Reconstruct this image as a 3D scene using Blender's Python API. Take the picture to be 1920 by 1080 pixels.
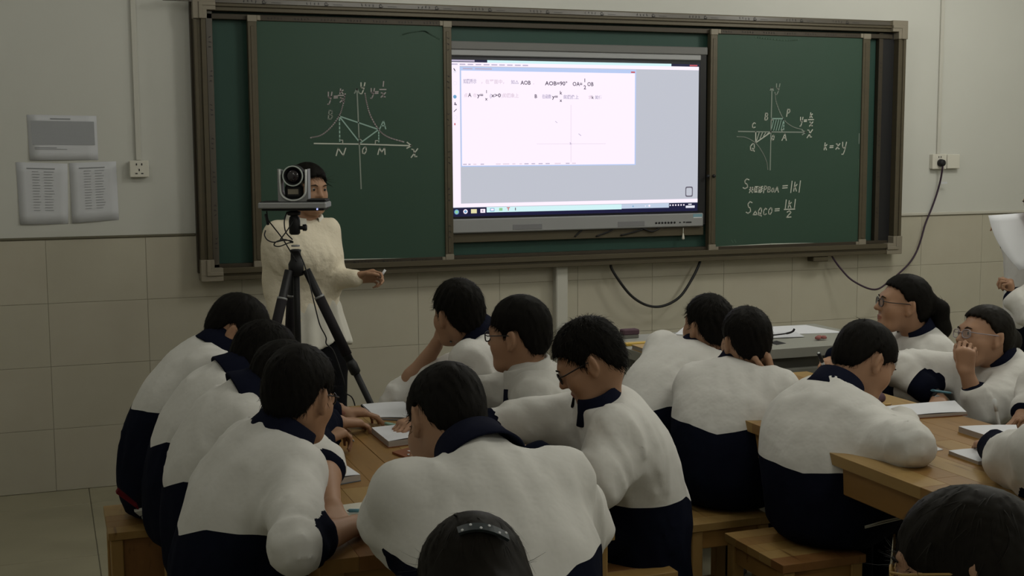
import bpy, math, random
import numpy as np
from mathutils import Vector, Matrix

# ------------------------------------------------------------------ camera, world, lights, exposure
scene = bpy.context.scene
col = scene.collection
for o in list(bpy.data.objects):
    bpy.data.objects.remove(o)
PI = math.pi
YAW, PITCH, ROLL = .3536, -.1091, -.0056
cam_data = bpy.data.cameras.new('camera')
cam = bpy.data.objects.new('camera', cam_data)
col.objects.link(cam)
cam_data.sensor_width = 36.0
cam_data.lens = 36.0 * 2374 / 1920
cam_data.clip_start = .05
_cy, _sy, _cp, _sp = math.cos(YAW), math.sin(YAW), math.cos(PITCH), math.sin(PITCH)
_f = Vector((_sy * _cp, _cy * _cp, _sp)); _r = Vector((_cy, -_sy, 0)); _u = _r.cross(_f)
_cr, _sr = math.cos(ROLL), math.sin(ROLL)
_R = _r * _cr + _u * _sr; _U = _u * _cr - _r * _sr
cam.matrix_world = Matrix(((_R.x, _U.x, -_f.x, 0), (_R.y, _U.y, -_f.y, -6.2855), (_R.z, _U.z, -_f.z, 1.608), (0, 0, 0, 1)))
scene.camera = cam

world = bpy.data.worlds.new('world'); scene.world = world
world.use_nodes = True
world.node_tree.nodes['Background'].inputs[0].default_value = (.9, .95, 1, 1)
world.node_tree.nodes['Background'].inputs[1].default_value = .02

scene.view_settings.view_transform = 'Standard'
scene.view_settings.look = 'None'
scene.view_settings.exposure = -0.06
scene.view_settings.gamma = 1.0
scene.view_settings.use_curve_mapping = False

def lamp(x, y, z, power, colour=(1, .985, .90)):
    """a ceiling tube light: shines all round, so the ceiling and walls are lit too"""
    l = bpy.data.lights.new('fluorescent_light', 'POINT')
    l.shadow_soft_size = .22; l.energy = power; l.color = colour
    o = bpy.data.objects.new('fluorescent_light', l); o.location = (x, y, z); col.objects.link(o)
for lx, lp in ((-.2, .28), (2.2, .80), (4.6, 1.5)):
    lamp(lx, -1.6, 2.8, 27 * lp)
    lamp(lx, -3.9, 2.8, 20 * lp)
    lamp(lx, -6.4, 2.8, 16 * lp)

# ------------------------------------------------------------------ materials
def mat(name, colour, rough=.6, spec=.3, metal=0., noise=None, bump=None, emit=None, alpha=None, trans=None):
    m = bpy.data.materials.new(name); m.use_nodes = True
    nt = m.node_tree; b = nt.nodes['Principled BSDF']
    c = (*colour, 1)
    b.inputs['Base Color'].default_value = c
    b.inputs['Roughness'].default_value = rough
    b.inputs['Specular IOR Level'].default_value = spec
    b.inputs['Metallic'].default_value = metal
    if emit:
        b.inputs['Emission Color'].default_value = c
        b.inputs['Emission Strength'].default_value = emit
        b.inputs['Base Color'].default_value = (.01, .01, .01, 1)
    if trans:
        b.inputs['Transmission Weight'].default_value = trans
    if alpha is not None:
        b.inputs['Alpha'].default_value = alpha
    tc = None
    if noise or bump:
        tc = nt.nodes.new('ShaderNodeTexCoord')
    if noise:                    # (scale, strength, second colour, stretch)
        n = nt.nodes.new('ShaderNodeTexNoise'); n.inputs['Scale'].default_value = noise[0]; n.inputs['Detail'].default_value = 4
        mp = nt.nodes.new('ShaderNodeMapping'); nt.links.new(tc.outputs['Object'], mp.inputs[0])
        if len(noise) > 3: mp.inputs['Scale'].default_value = noise[3]
        nt.links.new(mp.outputs[0], n.inputs['Vector'])
        r = nt.nodes.new('ShaderNodeValToRGB')
        r.color_ramp.elements[0].position = .5 - .5 * noise[1]; r.color_ramp.elements[1].position = .5 + .5 * noise[1]
        r.color_ramp.elements[0].color = c; r.color_ramp.elements[1].color = (*noise[2], 1)
        nt.links.new(n.outputs[0], r.inputs[0]); nt.links.new(r.outputs[0], b.inputs['Base Color'])
    if bump:                     # (scale, strength, distance)
        n = nt.nodes.new('ShaderNodeTexNoise'); n.inputs['Scale'].default_value = bump[0]; n.inputs['Detail'].default_value = 3
        nt.links.new(tc.outputs['Object'], n.inputs['Vector'])
        bp = nt.nodes.new('ShaderNodeBump'); bp.inputs['Strength'].default_value = bump[1]; bp.inputs['Distance'].default_value = bump[2]
        nt.links.new(n.outputs[0], bp.inputs['Height']); nt.links.new(bp.outputs[0], b.inputs['Normal'])
    return m

def two_tone(name, ca, cb, rough, attr, spec=.2, bump=None, noise=None):
    """colour A where the vertex attribute is negative, colour B where positive"""
    m = mat(name, ca, rough, spec, bump=bump)
    nt = m.node_tree; b = nt.nodes['Principled BSDF']
    at = nt.nodes.new('ShaderNodeAttribute'); at.attribute_name = attr
    gt = nt.nodes.new('ShaderNodeMath'); gt.operation = 'GREATER_THAN'; gt.inputs[1].default_value = 0
    mx = nt.nodes.new('ShaderNodeMix'); mx.data_type = 'RGBA'
    mx.inputs[6].default_value = (*ca, 1); mx.inputs[7].default_value = (*cb, 1)
    nt.links.new(at.outputs['Fac'], gt.inputs[0]); nt.links.new(gt.outputs[0], mx.inputs[0]); nt.links.new(mx.outputs[2], b.inputs['Base Color'])
    return m

def wood(name, a, b_, grain):
    m = mat(name, a, .42, .35, noise=(3.0, .7, b_, grain), bump=(60, .06, .002))
    nt = m.node_tree; b = nt.nodes['Principled BSDF']
    # knots and dark streaks
    tc = nt.nodes.new('ShaderNodeTexCoord'); mp = nt.nodes.new('ShaderNodeMapping'); mp.inputs['Scale'].default_value = [g * 1.3 for g in grain]
    nt.links.new(tc.outputs['Object'], mp.inputs[0])
    n = nt.nodes.new('ShaderNodeTexNoise'); n.inputs['Scale'].default_value = 2.2; n.inputs['Detail'].default_value = 5
    nt.links.new(mp.outputs[0], n.inputs['Vector'])
    r = nt.nodes.new('ShaderNodeValToRGB'); r.color_ramp.elements[0].position = .62; r.color_ramp.elements[1].position = .72
    mx = nt.nodes.new('ShaderNodeMix'); mx.data_type = 'RGBA'
    src = b.inputs['Base Color'].links[0].from_socket
    nt.links.new(n.outputs[0], r.inputs[0]); nt.links.new(r.outputs[0], mx.inputs[0])
    nt.links.new(src, mx.inputs[6]); mx.inputs[7].default_value = (a[0] * .45, a[1] * .36, a[2] * .3, 1)
    nt.links.new(mx.outputs[2], b.inputs['Base Color'])
    return m

M = {}
M['plaster'] = mat('plaster', (.56, .56, .52), .85, .1, noise=(2.0, .8, (.52, .52, .48)), bump=(25, .05, .004))
M['tile'] = mat('wall_tile', (.45, .425, .345), .5, .25, noise=(9, .7, (.425, .395, .315)))
M['tile_b'] = mat('wall_tile_warm', (.452, .425, .346), .5, .25, noise=(10, .7, (.428, .394, .316)))
M['grout'] = mat('grout', (.30, .28, .22), .9, .05)
M['floor_tile'] = mat('floor_tile', (.34, .315, .22), .35, .35, noise=(5, .7, (.28, .26, .18)))
M['ceiling'] = mat('ceiling_paint', (.7, .7, .68), .9, .05)
M['dark_trim'] = mat('dark_trim', (.13, .12, .085), .6, .2)
M['trim'] = mat('trim_paint', (.5, .48, .42), .6, .2)
M['plastic'] = mat('white_plastic', (.60, .58, .51), .45, .35)
M['duct'] = mat('duct_plastic', (.50, .49, .44), .5, .3)
M['black'] = mat('black_plastic', (.012, .012, .013), .5, .3)
M['blackrub'] = mat('black_rubber', (.016, .014, .016), .7, .15)
M['frame'] = mat('champagne_aluminium', (.088, .073, .045), .45, .35, metal=.2, noise=(3, .8, (.074, .062, .040), (1, 1, 12)))
M['frame_dark'] = mat('dark_aluminium', (.045, .036, .024), .5, .35, metal=.2)
M['bracket'] = mat('corner_bracket_plastic', (.22, .195, .15), .5, .3)
M['film'] = mat('protective_film', (.085, .075, .06), .25, .5)
M['green'] = mat('blackboard_green', (.028, .062, .042), .55, .25, noise=(2.2, .9, (.036, .071, .050), (1, 1, 1.6)))
M['green_deep'] = mat('blackboard_green_deep', (.022, .058, .045), .5, .25, noise=(2.0, .9, (.026, .064, .05)))
M['chalk'] = mat('white_chalk', (.50, .52, .46), .95, .02)
M['chalk_pink'] = mat('pink_chalk', (.36, .33, .33), .95, .02)
M['chalk_cyan'] = mat('cyan_chalk', (.30, .44, .39), .95, .02)
M['chalk_soft'] = mat('worn_chalk', (.25, .285, .25), .95, .02)
M['chalk_faint'] = mat('chalk_smear', (.075, .12, .09), .95, .02)
M['ink'] = mat('printed_ink', (.03, .03, .032), .7, .1)
M['ink_grey'] = mat('grey_print', (.26, .27, .285), .8, .1)
M['paper'] = mat('white_paper', (.66, .67, .70), .8, .1)
M['paper_grey'] = mat('greyish_paper', (.56, .57, .60), .8, .1)
M['paper_edge'] = mat('page_edges', (.42, .38, .34), .8, .1, noise=(2, .6, (.34, .30, .27), (1, 1, 160)))
M['silver'] = mat('silver_plastic', (.27, .275, .28), .45, .4, metal=.3)
M['silver_bar'] = mat('silver_bar', (.30, .305, .31), .42, .4, metal=.3)
M['grille'] = mat('speaker_grille', (.19, .19, .2), .6, .3)
M['gray_bar'] = mat('grey_bar', (.14, .14, .135), .5, .35)
M['sticker'] = mat('blue_sticker', (.18, .33, .40), .5, .3)
M['screen_black'] = mat('screen_bezel', (.006, .006, .016), .25, .5)
def em(name, c, s=1.0): return mat(name, c, .3, .2, emit=s)
M['e_white'] = em('screen_white', (.96, .86, .98), 1.08)
M['e_pane'] = em('screen_pane', (.54, .56, .635))
M['e_bar'] = em('screen_title_blue', (.50, .62, .92))
M['e_cyan'] = em('screen_cyan', (.66, .93, .96))
M['e_pale'] = em('screen_pale', (.80, .80, .90))
M['e_navy'] = em('screen_navy', (.008, .008, .045))
M['e_ink'] = em('screen_ink', (.10, .075, .12))
M['e_faint'] = em('screen_faint_ink', (.52, .46, .62))
M['e_ghost'] = em('screen_ghost_ink', (.80, .66, .78))
M['e_blue'] = em('screen_blue', (.16, .38, .62))
M['e_red'] = em('screen_red', (.58, .10, .12))
M['e_green'] = em('screen_green', (.30, .62, .32))
M['e_yellow'] = em('screen_yellow', (.80, .74, .42))
M['e_taskbar'] = em('screen_taskbar', (.55, .64, .80))
M['e_led'] = em('blue_led', (.5, .55, 1.0), 1.2)
M['podium'] = mat('grey_steel', (.30, .30, .265), .5, .35)
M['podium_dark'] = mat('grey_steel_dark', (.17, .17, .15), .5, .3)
M['yellow'] = mat('yellow_wood_rule', (.55, .36, .06), .5, .3)
M['purple'] = mat('purple_cloth', (.10, .06, .075), .8, .1, bump=(60, .3, .004))
M['redbook'] = mat('red_brown_cover', (.22, .075, .03), .5, .3)
M['cover_tan'] = mat('tan_cover', (.42, .27, .09), .5, .3)
M['cover_blue'] = mat('blue_grey_cover', (.12, .15, .19), .5, .3)
M['pen_green'] = mat('pale_green_plastic', (.30, .50, .42), .35, .4)
M['pen_blue'] = mat('blue_plastic', (.10, .25, .32), .35, .4)
M['pen_white'] = mat('clear_white_plastic', (.60, .62, .62), .3, .4)
M['white_cloth'] = None
WOODS = [wood('pine_light', (.345, .215, .072), (.29, .17, .053), (14, 1.2, 6)), wood('pine_amber', (.30, .165, .052), (.24, .13, .038), (14, 1.2, 6)),
         wood('pine_honey', (.37, .24, .088), (.31, .19, .064), (14, 1.2, 6)), wood('pine_red', (.25, .12, .04), (.20, .092, .03), (14, 1.2, 6))]
WOODLEG = wood('pine_leg', (.38, .235, .085), (.32, .19, .06), (9, 9, 1.2))
WOODX = wood('pine_rail', (.34, .19, .058), (.28, .15, .042), (1.2, 9, 9))

# ------------------------------------------------------------------ mesh helpers
class MB:
    """collects polygons, then links them as ONE mesh object"""
    def __init__(self): self.v = []; self.f = []; self.mi = []; self.cur = 0
    def add(self, verts, faces):
        n = len(self.v); self.v += [tuple(p) for p in verts]
        self.f += [tuple(i + n for i in f) for f in faces]; self.mi += [self.cur] * len(faces)
        return self
    def box(self, a, b, ch=.0):
        x0, y0, z0 = [min(p, q) for p, q in zip(a, b)]; x1, y1, z1 = [max(p, q) for p, q in zip(a, b)]
        c = min(ch, (x1 - x0) * .45, (y1 - y0) * .45, (z1 - z0) * .45)
        if c <= 0:
            v = [(x, y, z) for x in (x0, x1) for y in (y0, y1) for z in (z0, z1)]
            return self.add(v, [(0, 1, 3, 2), (4, 6, 7, 5), (0, 4, 5, 1), (2, 3, 7, 6), (0, 2, 6, 4), (1, 5, 7, 3)])
        v = []; idx = {}
        for i, x in enumerate((x0, x1)):
            for j, y in enumerate((y0, y1)):
                for k, z in enumerate((z0, z1)):
                    sx, sy, sz = (c if i == 0 else -c), (c if j == 0 else -c), (c if k == 0 else -c)
                    for ax, p in enumerate(((x, y + sy, z + sz), (x + sx, y, z + sz), (x + sx, y + sy, z))):
                        idx[i, j, k, ax] = len(v); v.append(p)
        f = []
        for i in (0, 1):
            q = [idx[i, 0, 0, 0], idx[i, 1, 0, 0], idx[i, 1, 1, 0], idx[i, 0, 1, 0]]; f.append(q if i else q[::-1])
            q = [idx[0, i, 0, 1], idx[1, i, 0, 1], idx[1, i, 1, 1], idx[0, i, 1, 1]]; f.append(q[::-1] if i else q)
            q = [idx[0, 0, i, 2], idx[1, 0, i, 2], idx[1, 1, i, 2], idx[0, 1, i, 2]]; f.append(q if i else q[::-1])
        for a_ in (0, 1):
            for b_ in (0, 1):
                q = [idx[0, a_, b_, 1], idx[1, a_, b_, 1], idx[1, a_, b_, 2], idx[0, a_, b_, 2]]; f.append(q if a_ != b_ else q[::-1])
                q = [idx[a_, 0, b_, 0], idx[a_, 1, b_, 0], idx[a_, 1, b_, 2], idx[a_, 0, b_, 2]]; f.append(q[::-1] if a_ != b_ else q)
                q = [idx[a_, b_, 0, 0], idx[a_, b_, 1, 0], idx[a_, b_, 1, 1], idx[a_, b_, 0, 1]]; f.append(q if a_ != b_ else q[::-1])
        for i in (0, 1):
            for j in (0, 1):
                for k in (0, 1):
                    t = [idx[i, j, k, 0], idx[i, j, k, 1], idx[i, j, k, 2]]; f.append(t if (i + j + k) % 2 else t[::-1])
        return self.add(v, f)
    def tube(self, pts, r, n=8, caps=True):
        pts = [Vector(p) for p in pts]; R = r if isinstance(r, (list, tuple)) else [r] * len(pts)
        v = []; f = []; up = None
        for i, p in enumerate(pts):
            t = ((pts[min(i + 1, len(pts) - 1)] - pts[max(i - 1, 0)]) or Vector((0, 0, 1))).normalized()
            if up is None: up = t.orthogonal().normalized()
            up = (up - t * up.dot(t)); up = up.normalized() if up.length > 1e-6 else t.orthogonal().normalized()
            w = t.cross(up)
            for k in range(n):
                a = 2 * PI * k / n; v.append(p + (up * math.cos(a) + w * math.sin(a)) * R[i])
        for i in range(len(pts) - 1):
            for k in range(n):
                a, b = i * n + k, i * n + (k + 1) % n; f.append((a, b, b + n, a + n))
        if caps:
            f.append(tuple(range(n))[::-1]); f.append(tuple(range((len(pts) - 1) * n, len(pts) * n)))
        return self.add(v, f)
    def lathe(self, prof, n=24, origin=(0, 0, 0), axis=(0, 0, 1), close=False):
        ax = Vector(axis).normalized(); u = ax.orthogonal().normalized(); w = ax.cross(u); o = Vector(origin)
        v = []; f = []
        for r, h in prof:
            for k in range(n):
                a = 2 * PI * k / n; v.append(o + ax * h + (u * math.cos(a) + w * math.sin(a)) * r)
        m = len(prof)
        for i in range(m if close else m - 1):
            for k in range(n):
                a, b = i * n + k, i * n + (k + 1) % n; c, d = ((i + 1) % m) * n + (k + 1) % n, ((i + 1) % m) * n + k
                f.append((a, b, c, d))
        if not close:
            f.append(tuple(range(n))[::-1]); f.append(tuple(range((m - 1) * n, m * n)))
        return self.add(v, f)
    def prism(self, poly, d, flip=False):
        """poly: 3D points in order; extruded by vector d"""
        n = len(poly); p = [Vector(q) for q in poly]; d = Vector(d)
        f = [tuple(range(n))[::-1], tuple(range(n, 2 * n))] + [(i, (i + 1) % n, n + (i + 1) % n, n + i) for i in range(n)]
        if flip: f = [q[::-1] for q in f]
        return self.add(p + [q + d for q in p], f)
    def ribbon(self, pts, w, y=None, th=.0009):
        """stroke in an xz plane at depth y, standing th proud towards -y"""
        for i in range(len(pts) - 1):
            a, b = Vector(pts[i]), Vector(pts[i + 1])
            d = b - a
            if d.length < 1e-6: continue
            d.normalize(); nrm = Vector((-d.y, d.x)) * w * .5; a = a - d * w * .3; b = b + d * w * .3
            q = [a - nrm, b - nrm, b + nrm, a + nrm]
            self.add([(p.x, y - th, p.y) for p in q], [(0, 1, 2, 3)])
        return self
    def build(self, name, mats, parent=None, smooth=False):
        me = bpy.data.meshes.new(name); me.from_pydata([tuple(p) for p in self.v], [], self.f)
        for m in (mats if isinstance(mats, (list, tuple)) else [mats]): me.materials.append(m)
        if any(self.mi): me.polygons.foreach_set('material_index', self.mi)
        if smooth: me.polygons.foreach_set('use_smooth', [True] * len(me.polygons))
        me.update()
        return link(name, me, parent)

def link(name, me, parent=None):
    o = bpy.data.objects.new(name, me); col.objects.link(o)
    if parent is not None:
        o.parent = parent
        o.matrix_parent_inverse = parent.matrix_basis.inverted()
    return o
def tag(o, label=None, cat=None, group=None, kind=None):
    if label: o['label'] = label
    if cat: o['category'] = cat
    if group: o['group'] = group
    if kind: o['kind'] = kind
    return o
def thing(name, label, cat, loc=(0, 0, 0), group=None):
    o = bpy.data.objects.new(name, None); o.empty_display_size = .1; o.location = loc; col.objects.link(o)
    return tag(o, label, cat, group)
def box(name, a, b, m, parent=None, ch=.003): return MB().box(a, b, ch).build(name, m, parent)
def clone(o, name, parent=None):
    c = o.copy(); c.name = name; col.objects.link(c)
    if parent is not None: c.parent = parent; c.matrix_parent_inverse = parent.matrix_basis.inverted()
    return c
def bez(p, n=10):
    """smooth curve through points (Catmull-Rom)"""
    P = [Vector(q) for q in p]; P = [P[0] * 2 - P[1]] + P + [P[-1] * 2 - P[-2]]; out = []
    for i in range(1, len(P) - 2):
        for k in range(n):
            t = k / n; a, b, c, d = P[i - 1], P[i], P[i + 1], P[i + 2]
            out.append(.5 * ((2 * b) + (c - a) * t + (2 * a - 5 * b + 4 * c - d) * t * t + (3 * b - a - 3 * c + d) * t ** 3))
    out.append(P[-2]); return out
def text_mesh(mb, s, x, z, size, y, width=None, upright=True):
    """adds flat lettering in the xz plane at depth y"""
    cu = bpy.data.curves.new('t', 'FONT'); cu.body = s; cu.size = size; cu.resolution_u = 2; cu.offset = size * .022
    o = bpy.data.objects.new('t', cu); col.objects.link(o)
    dg = bpy.context.evaluated_depsgraph_get(); me = bpy.data.meshes.new_from_object(o.evaluated_get(dg))
    vs = [v.co.copy() for v in me.vertices]; fs = [tuple(p.vertices) for p in me.polygons]
    w = max([v.x for v in vs] or [1])
    k = (width / w) if width else 1
    mb.add([(x + v.x * k, y, z + v.y) for v in vs], fs)
    bpy.data.objects.remove(o); bpy.data.curves.remove(cu); bpy.data.meshes.remove(me)
random.seed(4)

# ------------------------------------------------------------------ the room
X0, X1, Y0 = -1.35, 6.30, -8.4
wf = box('wall_front', (X0 - .2, .0022, 0), (X1 + .2, .2, 3.15), M['grout']); tag(wf, kind='structure')
box('plaster', (X0, 0, 1.212), (X1, .013, 3.15), M['plaster'], wf, 0)
tm = {}
for k in range(int(round((X1 - X0) / .45))):
    for r in range(4):
        key = (k * 7 + r * 3) % 2
        if key not in tm:
            o = MB().box((.0009, -.0004 * key, .0009), (.4491, .004, .2991), .0009).build('tile', (M['tile'], M['tile_b'])[key], wf); tm[key] = o
        else:
            o = clone(tm[key], 'tile', wf)
        o.location = (X0 + .45 * k, 0, .3 * r)
tag(box('trim_1', (X0, -.006, 1.2), ((0.684,1.211) [0], .013, 1.2125), M['dark_trim']), kind='structure')
tag(box('trim_2', (4.73, -.008, 1.199), (X1, .013, 1.2165), M['trim']), kind='structure')
tag(box('trim_3', (4.73, -.006, 1.1955), (X1, .013, 1.199), M['dark_trim']), kind='structure')
fl = box('floor', (X0 - .2, Y0 - .2, -.12), (X1 + .2, .1, -.006), M['grout']); tag(fl, kind='structure')
first = None
for i in range(-3, 11):
    for j in range(0, 12):
        xa, ya = .146 + .8 * i, -.28 - .8 * j
        a = (max(xa + .002, X0), max(ya - .798, Y0)); b = (min(xa + .798, X1), ya - .002)
        if b[0] - a[0] < .05 or b[1] - a[1] < .05: continue
        if abs(b[0] - a[0] - .796) < .001 and abs(b[1] - a[1] - .796) < .001:
            if first is None: first = box('floor_tile', (.002, -.798, -.01), (.798, -.002, 0), M['floor_tile'], fl, .001); o = first
            else: o = clone(first, 'floor_tile', fl)
            o.location = (xa, ya, 0)
        else: box('floor_tile', (a[0], a[1], -.01), (b[0], b[1], 0), M['floor_tile'], fl, .001)
for i in range(-2, 8):
    xa = .146 + .8 * i
    box('floor_tile', (max(xa + .002, X0), -.278, -.01), (min(xa + .798, X1), -.0005, 0), M['floor_tile'], fl, .001)
tag(box('ceiling', (X0 - .2, Y0 - .2, 3.15), (X1 + .2, .2, 3.3), M['ceiling']), kind='structure')
tag(box('wall_left', (X0 - .2, Y0 - .2, 0), (X0, .012, 3.15), M['plaster']), kind='structure')
tag(box('wall_right', (X1, Y0 - .2, 0), (X1 + .2, .012, 3.15), M['plaster']), kind='structure')
tag(box('wall_back', (X0, Y0 - .2, 0), (X1, Y0, 3.15), M['plaster']), kind='structure')

# cable ducts, sockets
def duct(name, x0, x1, z0, z1, label, d=.014):
    o = MB().box((x0, -d, z0), (x1, 0, z1), .002).build(name, M['duct'])
    return tag(o, label, 'cable duct', 'cable ducts on the front wall')
duct('cable_duct', .420, .444, 1.566, 3.15, 'narrow white cable duct running up the left wall above a socket')
duct('cable_duct', 5.036, 5.060, 1.566, 3.15, 'narrow white cable duct running up the right wall above a double socket')
pp = MB().box((2.553, -.055, 0), (2.621, 0, 1.0), .006)
tag(pp.build('cable_duct', M['duct']), 'wide grey cable duct below the blackboard going down to the floor', 'cable duct', 'cable ducts on the front wall')
def socket(x0, x1, z0, z1, label):
    t = thing('wall_socket', label, 'socket', ((x0 + x1) / 2, 0, z0), 'sockets on the front wall')
    box('back_box', (x0 + .002, -.026, z0 + .002), (x1 - .002, 0, z1 - .002), M['plastic'], t, .003)
    box('face_plate', (x0, -.034, z0), (x1, -.026, z1), M['plastic'], t, .003)
    return t
t = socket(.388, .476, 1.486, 1.565, 'white single wall socket on the left wall under its duct')
def pins(x, z, t, s=1.):
    m = MB()
    for dx, dz, w, h in ((-.010, .016, .005, .010), (.010, .016, .005, .010), (0, -.006, .005, .011), (-.011, -.020, .010, .005), (.011, -.020, .010, .005)):
        m.box((x + dx * s - w / 2, -.0352, z + dz * s - h / 2), (x + dx * s + w / 2, -.0335, z + dz * s + h / 2))
    m.build('socket_hole', M['ink'], t)
pins(.432, 1.528, t, 1.2)
t = socket(4.989, 5.092, 1.476, 1.566, 'white wall socket at right with a black plug in it')
pins(5.04, 1.535, t, .8)
t = socket(5.096, 5.188, 1.478, 1.563, 'blank white switch plate beside the right plug')
# black plug and its lead
t = thing('power_cord', 'dark purple power cord hanging from the right socket towards the desk', 'cord', (5.05, -.05, 1.5))
MB().lathe([(.004, 0), (.022, 0), (.023, .012), (.019, .03), (.012, .034)], 16, (5.042, -.0345, 1.513), (0, -1, 0)).build('plug', M['black'], t, True)
pts = [(5.042, -.062, 1.508), (5.042,-0.045,1.419), (5.03,-0.03,1.333), (5.002,-0.025,1.25), (4.956,-0.025,1.149), (4.924,-0.03,1.06), (4.888,-0.03,0.975), (4.818,-0.04,0.902), (4.661,-0.1,0.83), (4.477,-0.2,0.792), (4.372,-0.14,0.84), (4.314,-0.09,0.915), (4.271,-0.07,0.983), (4.28,-.05,1.0)]
MB().tube(bez(pts, 8), .0055, 8).build('lead', mat('purple_cable', (.035, .018, .035), .5, .3), t, True)
tg = MB().box((5.047, -.045, 1.388), (5.09, -.043, 1.40), 0).build('cord_tag', M['paper_grey'], t)
t = MB().tube(bez([(2.92, -.04, 1.0), (2.869,-0.06,0.979), (2.912,-0.07,0.899), (2.988,-0.08,0.807), (3.085,-0.08,0.752), (3.183,-0.08,0.747), (3.281,-0.08,0.793), (3.362,-0.07,0.89), (3.413,-0.06,0.976), (3.42, -.04, 1.0)], 8), .0075, 8).build('hanging_cable', M['black'], None, True)
tag(t, 'thick black cable hanging in a loop under the blackboard', 'cable')

# sheets taped to the left wall
def sheet(name, q, label, kind):
    t = thing(name, label, 'notice', (q[0][0], 0, q[3][1]), 'notices taped to the left wall')
    lift = [.001, .001, .003, .006]
    N = 6; m = MB(); v = []; f = []
    for j in range(N + 1):
        for i in range(N + 1):
            u, w = i / N, j / N
            a = Vector(q[0]).lerp(Vector(q[1]), u); b = Vector(q[3]).lerp(Vector(q[2]), u); p = a.lerp(b, w)
            v.append((p.x, -.0015 - .004 * w ** 3 * (1 - u) - .002 * w * w * (1 + math.sin(u * 5)), p.y))
    for j in range(N):
        for i in range(N):
            a = j * (N + 1) + i; f.append((a, a + 1, a + N + 2, a + N + 1)[::-1])
    m.add(v, f); o = m.build('sheet', M['paper_grey'], t, True)
    md = o.modifiers.new('s', 'SOLIDIFY'); md.thickness = .0006
    def at(u, w):
        a = Vector(q[0]).lerp(Vector(q[1]), u); b = Vector(q[3]).lerp(Vector(q[2]), u); p = a.lerp(b, w)
        return (p.x, -.0036 - .004 * w ** 3 * (1 - u) - .002 * w * w * (1 + math.sin(u * 5)), p.y)
    pm = MB()
    def rect(u0, u1, w0, w1):
        n = max(1, int((w1 - w0) / .12)); 
        for k in range(n):
            a, b = w0 + (w1 - w0) * k / n, w0 + (w1 - w0) * (k + 1) / n
            pm.add([at(u0, a), at(u0, b), at(u1, b), at(u1, a)], [(0, 1, 2, 3)])
    if kind == 0:
        rect(.33, .62, .07, .09); pm.cur = 1; rect(.05, .96, .13, .66); pm.cur = 0; rect(.08, .4, .72, .735); rect(.08, .55, .755, .765)
    else:
        rect(.2, .75, .085, .1)
        rnd = random.Random(kind)
        for k in range(15):
            w = .14 + .045 * k
            rect(.3, .3 + .12 + .04 * rnd.random(), w, w + .007); rect(.53, .68 + .06 * rnd.random(), w, w + .007)
    pm.build('print', [M['ink_grey'], mat('grey_block', (.33, .34, .36), .8, .1)], t)
sheet('wall_notice', [(-.055, 1.779), (.250, 1.774), (.251, 1.569), (-.050, 1.571)], 'wide notice sheet taped above two others on the left wall', 0)
sheet('wall_notice', [(-.112, 1.562), (.113, 1.553), (.105, 1.272), (-.105, 1.275)], 'printed name list on the left wall, left of the lower pair', 1)
sheet('wall_notice', [(.120, 1.556), (.330, 1.562), (.333, 1.286), (.122, 1.276)], 'printed name list on the left wall, right of the lower pair', 2)

# ------------------------------------------------------------------ sliding blackboard
BX0, BX1, BZ0, BZ1 = .699, 4.732, .9858, 2.331
bb = thing('blackboard', 'long green sliding blackboard in a brown metal frame', 'blackboard', (BX0, 0, BZ0))
box('back_panel', (BX0 + .02, -.02, BZ0 + .02), (BX1 - .02, -.001, BZ1 - .02), M['green_deep'], bb, 0)
def rail(name, a, b, steps, parent, horizontal, m):
    """frame rail with stepped profile. steps: (offset0, offset1, depth)"""
    mb = MB()
    for s0, s1, d in steps:
        if horizontal: mb.box((a[0], -d, a[1] + s0), (b[0], -.001, a[1] + s1), .002)
        else: mb.box((a[0] + s0, -d, a[1]), (a[0] + s1, -.001, b[1]), .002)
    return mb.build(name, m, parent)
TOP = ((0, .022, .078), (.020, .036, .090), (.034, .062, .096))
rail('top_rail', (BX0 + .05, BZ1 - .062), (BX1 - .05, 0), TOP, bb, True, M['frame'])
BOT = ((0, .021, .096), (.020, .034, .088), (.033, .06, .10))
rail('bottom_rail', (BX0 + .05, BZ0), (BX1 - .05, 0), BOT, bb, True, M['frame'])
SD = ((0, .018, .090), (.017, .034, .084), (.033, .056, .095))
rail('left_rail', (BX0 - .002, BZ0 + .05), (0, BZ1 - .05), SD, bb, False, M['frame'])
rail('right_rail', (BX1 - .054, BZ0 + .05), (0, BZ1 - .05), ((0, .022, .095), (.021, .038, .084), (.037, .056, .09)), bb, False, M['frame'])
for (x, z, sx, sz) in ((BX0 - .004, BZ0 - .003, 1, 1), (BX1 + .004, BZ0 - .003, -1, 1), (BX0 - .004, BZ1 + .003, 1, -1), (BX1 + .004, BZ1 + .003, -1, -1)):
    mb = MB()
    for o_, w, d in ((0, .03, .1), (.027, .045, .106), (.043, .064, .102)):
        mb.box((x + sx * o_, -d, z + sz * (w - .002)), (x + sx * w, -.001, z + sz * .105), .002)
        mb.box((x + sx * o_, -d + .0004, z + sz * o_), (x + sx * .105, -.001, z + sz * w), .002)
    mb.build('corner_bracket', M['bracket'], bb)
# runner tracks and stops at both ends, behind the sliding panels
box('end_stop', (.757, -.06, 1.04), (.788, -.021, 2.27), M['film'], bb, .002)
box('end_stop', (4.572, -.055, 1.05), (4.60, -.021, 2.265), M['frame_dark'], bb, .002)
box('track', (.762, -.06, 2.232), (4.66, -.021, 2.258), M['frame_dark'], bb, .002)
box('track', (.762, -.06, 1.045), (4.66, -.021, 1.062), M['frame_dark'], bb, .002)
box('right_channel', (4.60, -.05, 1.045), (4.68, -.021, 2.265), M['black'], bb, .001)
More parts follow.
